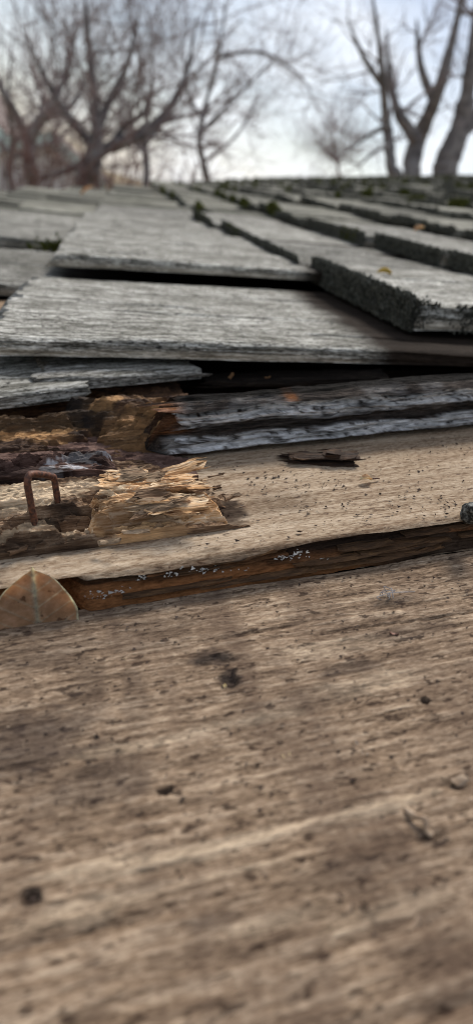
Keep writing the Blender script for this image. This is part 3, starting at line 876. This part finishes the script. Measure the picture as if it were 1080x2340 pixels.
pts = [s0 - Vector((0, 0, .004)), Vector((s0.x, s0.y, s0.z + .003)), Vector((s0.x, s0.y, z0 - .0022)), Vector((s0.x + d_.x * .04, s0.y + d_.y * .04, z0 - .0008)), Vector((s0.x + d_.x * .16, s0.y + d_.y * .16, z0 + .0002)),
       Vector((s0.x + d_.x * .5, s0.y + d_.y * .5, (z0 + z1) / 2 + .0005)), Vector((s0.x + d_.x * .86, s0.y + d_.y * .86, z1 + .0002)), Vector((s0.x + d_.x * .98, s0.y + d_.y * .98, z1 - .0007)), Vector((s1.x, s1.y, z1 - .002)), Vector((s1.x, s1.y, s1.z + .002)), s1 - Vector((0, 0, .004))]
V, Fq = tube(spline(pts, 6), .0009, 12)
V = np.array(V)
V += .00016 * np.stack([fbm(V[:, 0] * 900, V[:, 1] * 900, V[:, 2] * 900, 81 + i) for i in range(3)], 1)
st = link('rusty_staple', mesh('rusty_staple', V, Fq, RUST))
tag(st, 'rusty wire staple standing proud of the torn shingle', 'staple')

# ---- big dry leaf wedged between the two boards
LEAF = wood('dry_leaf', [(.54, .33, .18), (.70, .455, .27), (.84, .60, .40)], streak=(120, 160), fine=(500, 700), mixf=.5, blot=(90, 160, .4), blotcol=(.24, .11, .05),
            speck=(350, 400, .66, (.12, .05, .025), .7), m1=(.80, .66, .50), m2=(.30, .16, .09), bump=.5, bdist=.0004, rough=.6, rnd=False)
def leaf(name, length, width, curl, fold, mat, n=60, seed=0, thick=.00025, t0=0.):
    """x across, y from the stalk to the tip"""
    m_ = n // 2 * 2
    V, at1, at2 = [], [], []
    for i in range(n + 1):
        t = t0 + (1 - t0) * i / n
        if t < .4: prof = math.sin(math.pi / 2 * t / .4) ** .7
        else: prof = max(0., 1 - (max(t - .4, 0) / .57) ** 2.4) ** .8
        if t > .88: prof = max(prof, .16 * (1 - t) / .12)
        hw = width / 2 * max(prof, .004)
        for j in range(m_ + 1):
            s = j / m_ * 2 - 1
            x = s * hw * (1 + .05 * float(vn(t * 9, s * 2 + 3, 0, seed)))
            y = length * (t - t0) / (1 - t0)
            z = fold * abs(x) + curl * math.sin(math.pi * t) + .0012 * float(vn(x * 160 + 5, y * 160, 0, seed)) * (abs(s) ** 1.5)
            side_v = abs(((y * 260 + abs(x) * -170) % 1) - .5)
            mid = math.exp(-(x / .0006) ** 2)
            z += -.0005 * mid + .00012 * math.exp(-((.5 - side_v) / .06) ** 2)
            V.append((x, y, z))
            at1.append(min(1, mid * .9 + .55 * math.exp(-((.5 - side_v) / .05) ** 2) * (abs(s) < .93) + 1.0 * (abs(s) > .955)))
            at2.append(.5 * max(0, .4 + float(fbm(x * 200, y * 200, 0, seed + 3))) * abs(s))
    w = m_ + 1
    nb = len(V)
    V += [(x, y, z - thick) for x, y, z in V]
    at1 += at1; at2 += at2
    Fq = []
    for i in range(n):
        for j in range(m_):
            a = i * w + j
            Fq.append([a, a + 1, a + w + 1, a + w])
            Fq.append([nb + a, nb + a + w, nb + a + w + 1, nb + a + 1])
    rim = [i * w for i in range(n + 1)] + [n * w + j for j in range(1, w)] + [i * w + m_ for i in range(n - 1, -1, -1)] + [j for j in range(m_ - 1, 0, -1)]
    for a, b_ in zip(rim, rim[1:] + rim[:1]): Fq.append([a, nb + a, nb + b_, b_])
    return mesh(name, V, Fq, mat, {'m1': at1, 'm2': at2})
e0 = U(86, 1411, Z1)
base = Vector((e0.x + .0003, e0.y - .0013, -.0356))
zt = at_xy(Vector((e0.x, e0.y + .0034, 0)), 1296)
tipp = Vector((e0.x + .0003, e0.y + .0034, zt))
yv = (tipp - base)
Ll = yv.length
yv = yv.normalized()
xv = Vector((1, .10, .04)); xv = (xv - yv * xv.dot(yv)).normalized()
zv = xv.cross(yv)
M = Matrix((xv, yv, zv)).transposed().to_4x4(); M.translation = base
lf = link('dry_leaf', leaf('dry_leaf', Ll, .0200, .0010, .10, LEAF, seed=4, t0=.42), None, M)
tag(lf, 'large curled tan dry leaf standing in the gap behind the front plank', 'leaf')

def translucent(mat, amt=.45):
    nt = mat.node_tree
    b = nt.nodes['Principled BSDF']
    out = nt.nodes['Material Output']
    tr = N(nt, 'ShaderNodeBsdfTranslucent')
    mx = N(nt, 'ShaderNodeMixShader')
    mx.inputs[0].default_value = amt
    src = b.inputs['Base Color'].links[0].from_socket
    nt.links.new(src, tr.inputs[0])
    nt.links.new(b.outputs[0], mx.inputs[1]); nt.links.new(tr.outputs[0], mx.inputs[2])
    nt.links.new(mx.outputs[0], out.inputs[0])
translucent(LEAF, .7)
def small_leaf(px, py, z, size, rot, label, mat=LEAF, tilt=.25, stem=True):
    a = U(px, py, z)
    M = Matrix.Translation(a) @ Matrix.Rotation(rot, 4, 'Z') @ Matrix.Rotation(tilt, 4, 'X')
    me = leaf('fallen_leaf', size, size * .6, size * .10, .5, mat, n=18, seed=int(px), thick=.0002)
    o_ = link('fallen_leaf', me, None, M)
    tag(o_, label, 'leaf')
    if stem:
        V, Fq = tube([(0, 0, 0), (0, -size * .3, .0003), (size * .05, -size * .6, .0002)], [.0003, .00025, .0002], 6)
        link('stalk', mesh('stalk', V, Fq, RUST), o_)
    return o_
small_leaf(850, 1094, -.0245, .0045, math.pi * .55, 'tiny orange leaf scrap on the tan board below the dark flake')
small_leaf(185, 447, .010, .035, -1.3, 'pale dry leaf far up on the grey shingles near the eave', tilt=.5, stem=False)
small_leaf(945, 528, .004, .012, -1.4, 'small tan leaf scrap on the upper courses at the right', tilt=.3, stem=False)
YEL = plain('yellow_leaf', (.50, .33, .06), (.62, .45, .12), scale=600)
small_leaf(893, 626, .0025, .009, 1.2, 'small yellow leaf scrap on the grey shingle behind the mossy butt', YEL, tilt=.15, stem=False)

# ---- dark flake sticking out under the crusted board
fl = bpy.data.objects.new('dark_flake', None)
COL.objects.link(fl)
fl.matrix_world = RM
tag(fl, 'thin dark curled wood flake poking out under the crusted board', 'wood flake')
for j, (pa, pb, z, w, t, s) in enumerate([((600, 1050), (840, 1056), -.0240, .006, .0008, 801), ((640, 1043), (852, 1046), -.0226, .005, .0008, 802), ((700, 1036), (815, 1036), -.0216, .004, .0008, 803)]):
    a, b_ = U(*pa, z), U(*pb, z)
    me = board('layer', (b_ - a).length, w, t, ROT, nu=50, nv=14, nf=3, seed=s, amp=.0007, fu=90, fv=400, low=.001, famp=.0006, wander=.0022, wf=70, jag0=.012, jag1=.010, jf=420, feather=.004,
               attr={'m3': lambda X, Y, S, SD, V: .45 + 0 * X, 'm2': lambda X, Y, S, SD, V: 0 * X})
    link('layer', me, fl, frame(a, b_))

# ---- small things: lump by the frame, crumbs, chips
def pebble(name, size, mat, seed, sub=2, sq=(1, 1, 1), rough=.35):
    import bmesh
    bm = bmesh.new()
    bmesh.ops.create_icosphere(bm, subdivisions=sub, radius=1)
    V = np.array([v.co[:] for v in bm.verts])
    Fq = [[v.index for v in f.verts] for f in bm.faces]
    bm.free()
    V = V * (1 + rough * fbm(V[:, 0] * 1.6, V[:, 1] * 1.6, V[:, 2] * 1.6, seed, 3)[:, None]) * np.array(sq) * size
    return mesh(name, V, Fq, mat, smooth=True)
LUMP = plain('grey_lichen_lump', (.025, .025, .022), (.30, .30, .27), scale=900, bump=1., lo=.45, hi=.75)
lp = link('lichen_lump', pebble('lichen_lump', .0030, LUMP, 5, 3, (1.1, 1, 1.1), .5), None, Matrix.Translation(U(1082, 1170, -.0236)))
tag(lp, 'dark grey lichen crumb standing on the edge of the tan board', 'lichen')

WHITE = plain('white_mould', (.30, .28, .25), (.60, .58, .54), scale=900, bump=.5)
CHIPM = plain('pale_wood_chip', (.26, .175, .11), (.46, .35, .25), scale=500, bump=.8)
DARKM = plain('dark_crumb', (.03, .02, .016), (.09, .06, .045), scale=700, bump=.5)
STRAW = plain('straw_yellow', (.62, .48, .24), (.75, .62, .36), scale=500)

def crumbs(name, label, spots, mat, seed, parent=None):
    """loose specks nobody could count: one object"""
    rg = np.random.default_rng(seed)
    Vs, Fs, off = [], [], 0
    base = np.array([(1, 0, 0), (-.5, .87, 0), (-.5, -.87, 0), (0, 0, 1.0), (.2, .1, -.5)])
    fc = np.array([(0, 1, 3), (1, 2, 3), (2, 0, 3), (1, 0, 4), (2, 1, 4), (0, 2, 4)])
    for p, s in spots:
        A_ = rg.normal(0, 1, (3, 3)) * .25 + np.diag(rg.uniform(.6, 1.4, 3)) * np.array([1.5, 1, .7])
        Vs.append((base + rg.normal(0, .15, (5, 3))) @ A_.T * s + np.array(p))
        Fs.append(fc + off); off += 5
    o_ = link(name, mesh(name, np.concatenate(Vs), np.concatenate(Fs).tolist(), mat, smooth=False), parent)
    tag(o_, label, None, None, 'stuff')
    return o_
r = random.Random(9)
def clump(n, x0, x1, y0, y1, z, smin, smax, clus=6, sig=14):
    cs = [(r.uniform(x0, x1), r.uniform(y0, y1)) for _ in range(clus)]
    out = []
    for i in range(n):
        if r.random() < .6:
            c = r.choice(cs); px, py = r.gauss(c[0], sig * 1.6), r.gauss(c[1], sig * .6)
        else: px, py = r.uniform(x0, x1), r.uniform(y0, y1)
        if x0 <= px <= x1 and y0 <= py <= y1:
            out.append((tuple(U(px, py, z)), r.uniform(smin, smax) ** 1.0))
    return out
def lim2(sp, edge_up, edge_dn): return sp
sp = []
for i in range(420):
    px = r.uniform(430, 1080)
    f = r.random()
    top_ = 1065 - (px - 430) * .09
    bot_ = 1262 - (px - 430) * .145
    py = top_ + (bot_ - top_) * f
    sp.append((tuple(U(px, py, Z2 + .0002)), (.00008 + .0004 * r.random() ** 3)))
for c in [(640, 1090), (680, 1110), (760, 1105), (930, 1135), (1020, 1150), (820, 1180), (910, 1165), (590, 1100), (700, 1160)]:
    for i in range(14):
        sp.append((tuple(U(r.gauss(c[0], 16), r.gauss(c[1], 6), Z2 + .0002)), .0001 + .0004 * r.random() ** 2))
crumbs('dark_crumbs', 'dark specks of dirt strewn over the tan board', sp, DARKM, 1)
sp = []
for i in range(650):
    px, py = r.uniform(0, 1080), 1300 + 840 * r.random() ** 1.4
    if py < 1430 - px * .155: continue
    sp.append((tuple(U(px, py, Z1 + .0003)), r.uniform(.00012, .00034)))
crumbs('plank_specks', 'dark dirt specks scattered over the front plank', sp, DARKM, 2)
sp = []
for i in range(110):
    px, py = r.uniform(0, 1080), 1300 + 840 * r.random() ** 1.3
    if py < 1430 - px * .155: continue
    sp.append((tuple(U(px, py, Z1 + .0004)), r.uniform(.00010, .00026)))
crumbs('pale_specks', 'pale specks of wood dust scattered over the front plank', sp, CHIPM, 3)
# white mould beads on the rotten front face of the tan board
sp = []
for c, n in [((650, 1272), 18), ((685, 1265), 16), ((460, 1303), 8), ((490, 1300), 8), ((390, 1313), 9), ((325, 1322), 7), ((275, 1350), 9), ((240, 1362), 10), ((205, 1362), 8), ((730, 1285), 6), ((420, 1300), 6), ((560, 1300), 4)]:
    for i in range(n):
        px, py = r.gauss(c[0], 11), r.gauss(c[1], 5)
        q = UY(px, py, 1.)
        # front face of the tan board: plane through its lower edge
        d = ray(px, py)
        o2i = o2.inverted()
        c0, dl = o2i @ Vector((0, 0, CAMH)), o2i.to_3x3() @ d
        t = (-.0006 - c0.y) / dl.y
        sp.append((tuple(Vector((0, 0, CAMH)) + d * t), r.uniform(.00012, .00042)))
crumbs('white_mould', 'beads of white mould along the rotten red-brown edge', sp, WHITE, 4)
# each chip one can point at
def chip(px, py, z, ln, w, t, rz, mat, label, ry=0., seed=0, name='wood_chip', cat='wood chip'):
    a = U(px, py, z)
    ln, w, t = ln * .7, w * .62, t * .7
    me = board(name, ln, w, t, mat, nu=18, nv=8, nf=3, nb=3, seed=seed or int(px), amp=.0002, fu=200, fv=500, low=.0004, lowf=(150, 200), famp=.0003, wander=.0012, wf=200, jag0=ln * .25, jag1=ln * .3, jf=900, feather=ln * .2)
    o_ = link(name, me, None, Matrix.Translation(a + Vector((0, 0, t))) @ Matrix.Rotation(rz, 4, 'Z') @ Matrix.Rotation(ry, 4, 'Y') @ Matrix.Translation((-ln / 2, -w / 2, 0)))
    return tag(o_, label, cat)
chip(652, 1724, Z1, .0030, .0009, .0005, .05, STRAW, 'straw yellow seed husk lying right of the upright white sliver on the front plank', name='seed_husk', cat='seed')
chip(588, 1730, Z1, .0018, .0005, .0004, 2.1, WHITE, 'thin white sliver beside the yellow seed husk', -.3, name='white_sliver', cat='sliver')
chip(812, 1704, Z1, .0016, .0008, .0005, .3, WHITE, 'topmost of the small white flakes right of the seed husk', name='white_flake', cat='flake')
chip(832, 1721, Z1, .0018, .0008, .0004, -.2, WHITE, 'rightmost of the small white flakes right of the seed husk', name='white_flake', cat='flake')
chip(795, 1756, Z1, .0016, .0006, .0004, .1, WHITE, 'lowest of the small white flakes right of the seed husk', name='white_flake', cat='flake')
chip(512, 1568, Z1, .0014, .0009, .0006, .4, STRAW, 'tiny yellow crumb at the dark hollow in the front plank', name='yellow_crumb', cat='crumb')
chip(285, 1511, Z1, .0011, .0008, .0006, .2, STRAW, 'tiny pale yellow crumb on the dark stained left of the front plank', name='yellow_crumb', cat='crumb')
chip(900, 1446, Z1, .0040, .0005, .0004, -.5, RUST, 'short reddish splinter lying across the grain of the front plank', name='red_splinter', cat='splinter')
chip(1050, 1790, Z1, .0055, .0028, .0016, .15, CHIPM, 'torn pale wood chip at the right rim of the front plank', -.15, name='torn_chip', cat='wood chip')
chip(1010, 1775, Z1, .0028, .0012, .0010, .5, CHIPM, 'small pale chip touching the torn chip at the right rim', name='torn_chip', cat='wood chip')
chip(795, 2082, Z1, .0030, .0020, .0013, .2, CHIPM, 'biggest of three blurred pale crumbs near the lower rim', name='pale_crumb', cat='crumb')
chip(770, 2052, Z1, .0016, .0012, .0012, 1.1, CHIPM, 'upper one of three blurred pale crumbs near the lower rim', name='pale_crumb', cat='crumb')
chip(838, 2078, Z1, .0017, .0013, .0011, .7, CHIPM, 'rightmost of three blurred pale crumbs near the lower rim', name='pale_crumb', cat='crumb')
chip(600, 2005, Z1, .0026, .0018, .0012, -.9, CHIPM, 'lone blurred pale crumb left of the three pale crumbs', name='pale_crumb', cat='crumb')
chip(945, 2112, Z1, .0045, .0014, .0010, .3, CHIPM, 'blurred pale sliver at the lower right corner of the front plank', name='pale_sliver', cat='sliver')
chip(1000, 2018, Z1, .0032, .0016, .0012, .1, CHIPM, 'blurred tan chip above the pale sliver at the lower right', name='tan_chip', cat='wood chip')
chip(955, 2040, Z1, .0018, .0014, .0012, .8, CHIPM, 'small tan crumb left of the blurred tan chip', name='tan_chip', cat='wood chip')
# lifted splinter of the plank, lower right
V, Fq = tube(spline([U(925, 1850, Z1 + .0006), U(950, 1866, Z1 + .0016), U(972, 1872, Z1 + .0016), U(972, 1893, Z1 + .0008), U(985, 1908, Z1 + .0003)], 5), .0005, 6)
tag(link('lifted_fibre', mesh('lifted_fibre', V, Fq, CHIPM)), 'lifted tan wood fibre beside a dark hollow in the front plank', 'fibre')
# tuft of grey hairs
hair = bpy.data.objects.new('fibre_tuft', None)
COL.objects.link(hair)
hair.matrix_world = RM
tag(hair, 'little tuft of grey hairs and dirt on the upper right of the front plank', 'fibre tuft')
HAIR = plain('grey_hair', (.16, .15, .15), (.4, .38, .38), scale=300, bump=0)
for j in range(9):
    px, py = r.gauss(882, 14), r.gauss(1362, 4)
    a = U(px, py, Z1 + .0003)
    e = [a, a + Vector((r.gauss(0, .001), r.gauss(0, .0006), r.uniform(.0006, .0016))), a + Vector((r.gauss(.0006, .0018), r.gauss(0, .001), r.uniform(.0002, .0008)))]
    V, Fq = tube(spline(e, 5), .00011, 5)
    link('hair', mesh('hair', V, Fq, HAIR), hair)

# ------------------------------------------------------------------ trees beyond the roof
BARK = plain('grey_bark', (.12, .11, .11), (.27, .25, .24), scale=9, rough=.95, bump=.8, bdist=.02)
BARKR = plain('red_brown_twig', (.12, .06, .05), (.24, .14, .115), scale=14, rough=.95, bump=0)
TWIG = plain('grey_brown_twig', (.19, .155, .15), (.36, .30, .285), scale=8, rough=.95, bump=0)
def wp(px, py, y): return RM @ UY(px, py, y)
def px_m(y): return y / (F * math.cos(PITCH)) * 1.0 / math.cos(PITCH) * math.cos(PITCH) * .87 / .87
class Tubes:
    def __init__(s): s.V, s.F = [], []
    def add(s, pts, rad, ns):
        V, Fq = tube(pts, rad, ns)
        o = len(s.V)
        s.V += V
        s.F += [[i + o for i in f] for f in Fq]
def grow(rn, T, p, d, ln, rd, lev, spread=.6, up=.15, nch=4):
    pts, rads = [p.copy()], [rd]
    q, dd = p.copy(), d.normalized()
    n = 4 if lev else 3
    for i in range(n):
        dd = (dd + Vector((rn.gauss(0, .16), rn.gauss(0, .16), rn.gauss(up * .5, .14)))).normalized()
        q = q + dd * ln / n
        pts.append(q.copy()); rads.append(rd * (1 - .75 * (i + 1) / n) + .0004)
    T.add(pts, rads, 5 if lev > 1 else 3)
    if lev > 0:
        for c in range(nch):
            i = rn.randint(1, n)
            e = (dd + Vector((rn.gauss(0, spread), rn.gauss(0, spread), rn.gauss(up, spread)))).normalized()
            grow(rn, T, pts[i], e, ln * rn.uniform(.45, .75), rads[i] * .6 + .0008, lev - 1, spread, up, nch)
def make_tree(name, label, cat, D, limbs, seed, bark=BARK, twig=TWIG, ntw=9, tl=.7, lev=2, nch=4, twr=.007, spread=.6, group='bare trees beyond the roof'):
    rn = random.Random(seed)
    sc_ = 1 / (F * math.cos(PITCH))          # metres per pixel and metre of distance, near the horizon
    b0 = wp(*limbs[0][0][0], D)
    root = bpy.data.objects.new(name, None)
    COL.objects.link(root)
    root.location = (b0.x, b0.y, 0)
    org = Vector((b0.x, b0.y, 0))
    tag(root, label, cat, group)
    tw = Tubes()
    for li, (pp, r0, r1) in enumerate(limbs):
        pts = []
        dy = 0
        for i, (x, y) in enumerate(pp):
            pts.append(wp(x, y, D + dy))
            dy += rn.gauss(0, .10) * D / 7
        if li: pts[0] = wp(*pp[0], D)
        elif True: pts = [Vector((b0.x + .02, b0.y, -.15)), Vector((b0.x, b0.y, b0.z * .5))] + pts
        sp_ = [p - org for p in spline(pts, 5)]
        n = len(sp_)
        k0 = D * sc_
        rads = [(r0 + (r1 - r0) * (i / (n - 1)) ** .8) * k0 * (1 + .10 * rn.gauss(0, 1) * .6) for i in range(n)]
        rads = [r_ * (1 - .9 * (i / (n - 1)) ** 4) for i, r_ in enumerate(rads)]
        if not li: rads[0] *= 1.35; rads[1] *= 1.2
        V, Fq = tube(sp_, rads, 10)
        nm = 'trunk' if li == 0 else 'limb'
        o_ = bpy.data.objects.new(nm, mesh(nm, V, Fq, bark)); COL.objects.link(o_); o_.parent = root
        for q in range(ntw):
            i = rn.randint(n // (2 if li == 0 else 4), n - 1)
            a = sp_[i]
            t = (sp_[min(i + 1, n - 1)] - sp_[max(i - 1, 0)]).normalized()
            e = (t * .5 + Vector((rn.gauss(0, .8), rn.gauss(0, .5), rn.gauss(.15, .6)))).normalized()
            grow(rn, tw, a, e, tl * rn.uniform(.6, 1.4), max(rads[i] * .35, twr) if rads[i] * .35 < .03 else .022, lev, spread, .12, nch)
    o_ = bpy.data.objects.new('twigs', mesh('twigs', tw.V, tw.F, twig)); COL.objects.link(o_); o_.parent = root
    o_['kind'] = 'stuff'
    return root
make_tree('bare_tree', 'grey bare tree with a long limb sweeping up to the right above the eave', 'tree', 7.0,
          [([(207, 450), (214, 385), (222, 330), (219, 250), (205, 120), (190, -60)], 17, 9), ([(226, 345), (280, 325), (335, 300), (385, 250), (425, 170), (450, 40)], 12, 6),
           ([(217, 335), (170, 285), (145, 250), (100, 170), (50, 60)], 9, 5), ([(220, 350), (185, 375), (140, 395), (90, 415)], 8, 4), ([(180, 450), (184, 400), (200, 365), (218, 335)], 9, 8),
           ([(222, 300), (250, 230), (290, 150), (320, 20)], 8, 4), ([(250, 335), (290, 285), (330, 255), (350, 180)], 6, 4)], 11, ntw=10, tl=.8)
make_tree('bare_tree', 'forked bare tree at the left rim rising over the red brush', 'tree', 8.0,
          [([(76, 450), (70, 385), (68, 330), (85, 290), (112, 250), (150, 170), (175, 40)], 13, 7), ([(68, 332), (45, 280), (20, 230), (-20, 150), (-40, 40)], 9, 5), ([(100, 265), (150, 255), (190, 200), (215, 130)], 6, 3)], 12, ntw=9, tl=1.0)
make_tree('bare_tree', 'slender straight dark trunk, leftmost of the three on the right', 'tree', 8.6,
          [([(896, 440), (893, 385), (886, 310), (879, 250), (868, 120), (845, -40)], 12, 9), ([(885, 285), (845, 308), (805, 335), (765, 362)], 5, 2), ([(889, 330), (850, 350), (815, 385)], 4, 2), ([(876, 200), (830, 130), (790, 40)], 6, 3)], 13, ntw=4, tl=.6)
make_tree('bare_tree', 'forked leaning trunk, middle one of the three on the right', 'tree', 9.0,
          [([(928, 440), (940, 370), (953, 320), (975, 270), (1003, 200), (1035, 80), (1060, -40)], 19, 14), ([(952, 322), (930, 290), (908, 255), (890, 180), (880, 60)], 12, 7), ([(990, 235), (960, 150), (950, 40)], 8, 5)], 14, ntw=4, tl=.6)
make_tree('bare_tree', 'thickest leaning trunk at the right rim of the picture', 'tree', 8.8,
          [([(1000, 440), (1018, 375), (1040, 320), (1058, 260), (1075, 150), (1090, -20)], 25, 21), ([(1055, 300), (1085, 275), (1120, 200), (1150, 80)], 12, 8)], 15, ntw=6, tl=.6)
make_tree('bare_tree', 'small pinkish twiggy tree far behind the roof line, right of the bright gap', 'tree', 15.0,
          [([(775, 440), (772, 390), (768, 350), (760, 320), (765, 290)], 4, 1.5), ([(770, 370), (795, 340), (812, 315)], 2.5, 1), ([(769, 365), (745, 345), (725, 325)], 2.5, 1)], 16, bark=BARKR, twig=BARKR, ntw=22, tl=.55, twr=.006)
make_tree('bare_tree', 'fine-twigged tree just left of the bright sky gap', 'tree', 11.0,
          [([(470, 450), (468, 390), (455, 320), (470, 240), (500, 120), (520, -30)], 7, 5), ([(462, 300), (510, 250), (570, 190), (640, 120)], 4, 2), ([(465, 270), (430, 220), (420, 120)], 4, 2), ([(466, 370), (520, 330), (560, 280), (590, 220)], 3, 1.5), ([(500, 130), (600, 120), (690, 180), (720, 240)], 3.5, 1.2)], 17, ntw=12, tl=1.0, twr=.007)
make_tree('bare_tree', 'hazy tree behind the left rim trees, half hidden by their limbs', 'tree', 13.0,
          [([(330, 450), (335, 380), (330, 310), (345, 220), (350, 80)], 9, 5), ([(332, 330), (370, 280), (400, 210)], 5, 2.5), ([(332, 350), (290, 300), (270, 220)], 5, 2.5)], 18, ntw=9, tl=1.1, twr=.008)
make_tree('bare_tree', 'bushy bare tree standing farthest back at the left rim', 'tree', 12.0,
          [([(25, 450), (22, 390), (30, 320), (20, 230), (30, 80)], 8, 5), ([(28, 330), (70, 290), (120, 220), (140, 100)], 5, 3), ([(25, 350), (-20, 300), (-40, 200)], 5, 3), ([(26, 360), (80, 340), (140, 310), (190, 250)], 4, 2)], 19, ntw=9, tl=1.1, twr=.008)
def shrub(name, label, px, py_top, wpx, D, seed, n=26, mat=BARKR):
    rn = random.Random(seed)
    c = wp(px, 420, D)
    top = wp(px, py_top, D)
    root = bpy.data.objects.new(name, None)
    COL.objects.link(root)
    root.location = (c.x, c.y, 0)
    tag(root, label, 'shrub', 'red twiggy shrubs below the eave')
    h = top.z
    wd = wpx * D / (F * math.cos(PITCH)) / 2
    tw = Tubes()
    for i in range(n):
        a = rn.uniform(0, 6.28); q = rn.random() ** .5
        e = Vector((math.cos(a) * wd * q, math.sin(a) * wd * q * .7, h * rn.uniform(.75, 1.02)))
        b_ = e * .05; b_.z = 0
        m_ = Vector((e.x * .45, e.y * .45, e.z * .5))
        pts = [b_, m_, e]
        s_ = bpy.data.objects.new('stem', None)
        V, Fq = tube(spline(pts, 4), [.018 - .0018 * k for k in range(9)], 5)
        s_ = bpy.data.objects.new('stem', mesh('stem', V, Fq, mat)); COL.objects.link(s_); s_.parent = root
        for k in range(5):
            t = rn.uniform(.55, 1)
            p = m_.lerp(e, (t - .5) * 2) if t > .5 else b_.lerp(m_, t * 2)
            grow(rn, tw, p, Vector((rn.gauss(0, .6), rn.gauss(0, .6), .8)), rn.uniform(.25, .5), .006, 1, .6, .1, 5)
    o_ = bpy.data.objects.new('twigs', mesh('twigs', tw.V, tw.F, mat)); COL.objects.link(o_); o_.parent = root
    o_['kind'] = 'stuff'
shrub('red_shrub', 'red twiggy shrub at the far left below the forked tree', 95, 330, 150, 5.2, 31)
shrub('red_shrub', 'red-brown twiggy shrub peeping over the roof edge right of the grey tree', 350, 345, 190, 6.2, 32, 30)
shrub('red_shrub', 'red twiggy shrub between the grey tree and the shed', 255, 360, 120, 6.6, 33, 20)

# ------------------------------------------------------------------ neighbours
SIDING = plain('pale_siding', (.58, .54, .54), (.66, .62, .61), scale=2, rough=.8, bump=0)
GREENTRIM = plain('pale_green_trim', (.50, .60, .55), (.56, .66, .6), scale=2, rough=.6, bump=0)
ROOFN = plain('brown_asphalt_shingles', (.14, .11, .10), (.24, .19, .17), scale=12, rough=.95, bump=.3, bdist=.01)
GLASS = plain('window_glass', (.05, .06, .07), (.09, .10, .11), scale=1, rough=.08, bump=0, spec=.6)
def prism(name, prof, y0, y1, mat, parent):
    n = len(prof)
    V = [(x, y0, z) for x, z in prof] + [(x, y1, z) for x, z in prof]
    Fq = [list(range(n)), [n + i for i in range(n)][::-1]] + [[i, n + i, n + (i + 1) % n, (i + 1) % n] for i in range(n)]
    o_ = bpy.data.objects.new(name, mesh(name, V, Fq, mat, smooth=False)); COL.objects.link(o_); o_.parent = parent
    return o_
def box(name, x0, x1, y0, y1, z0, z1, mat, parent):
    return prism(name, [(x0, z0), (x1, z0), (x1, z1), (x0, z1)], y0, y1, mat, parent)
def gable(name, label, xr_, zr_, slope, half, y0, dep, wallm, roofm, trim, zeave):
    root = bpy.data.objects.new(name, None); COL.objects.link(root)
    root.location = (xr_ - half, y0, 0)
    tag(root, label, 'house' if half > 2 else 'shed')
    h = half - .3
    za = zeave + half * slope
    prism('wall', [(-h, 0), (h, 0), (h, zeave + .3 * slope - .12), (0, za - .12), (-h, zeave + .3 * slope - .12)], 0, dep, wallm, root)
    for sgn in (-1, 1):
        rf = prism('roof', [(0, za), (sgn * half, zeave), (sgn * half, zeave - .1), (0, za - .1)], -.3, dep + .3, roofm, root)
        prism('fascia', [(0, za - .02), (sgn * half, zeave - .02), (sgn * half, zeave - .24), (0, za - .24)], -.36, -.302, trim, rf)
    for wx, wz in ((-h * .5, 1.0), (h * .5, 1.0)):
        f_ = box('window', wx - .5 * h / 3.5, wx + .5 * h / 3.5, -.05, -.003, wz, wz + 1.1 * min(1, h / 2), trim, root)
        box('pane', wx - .42 * h / 3.5, wx + .42 * h / 3.5, -.06, -.052, wz + .08, wz + 1.02 * min(1, h / 2), GLASS, f_)
    return root
q1, q2 = wp(0, 287, 19), wp(58, 345, 19)
sl = (q1.z - q2.z) / (q2.x - q1.x)
gable('neighbour_house', 'pale gabled house with light green trim far behind the left rim trees', q2.x, q2.z, min(sl, .75), 4.2, q2.y, 9, SIDING, ROOFN, GREENTRIM, q2.z)
q3 = wp(245, 412, 16)
gable('garden_shed', 'small white shed with green trim seen low behind the grey tree', q3.x, q3.z, .45, 1.3, q3.y, 2.2, plain('white_shed_paint', (.72, .72, .72), (.8, .8, .8), scale=2, bump=0), ROOFN, GREENTRIM, max(q3.z, 1.9))

# the walls of the house this roof belongs to
HW = plain('tan_house_wall', (.36, .30, .23), (.42, .36, .28), scale=3, bump=.2)
hw = bpy.data.objects.new('house_wall', None); COL.objects.link(hw); hw.location = (0, 0, 0)
tag(hw, 'tan wall of the house under the shake roof', 'wall')
zz = (RM @ Vector((-.1, 0, -.08))).z
prism('wall', [(-.12, 0), (3.1, 0), (3.1, zz + 3.22 * math.tan(SLOPE)), (-.12, zz)], -.3, 2.0, HW, hw)
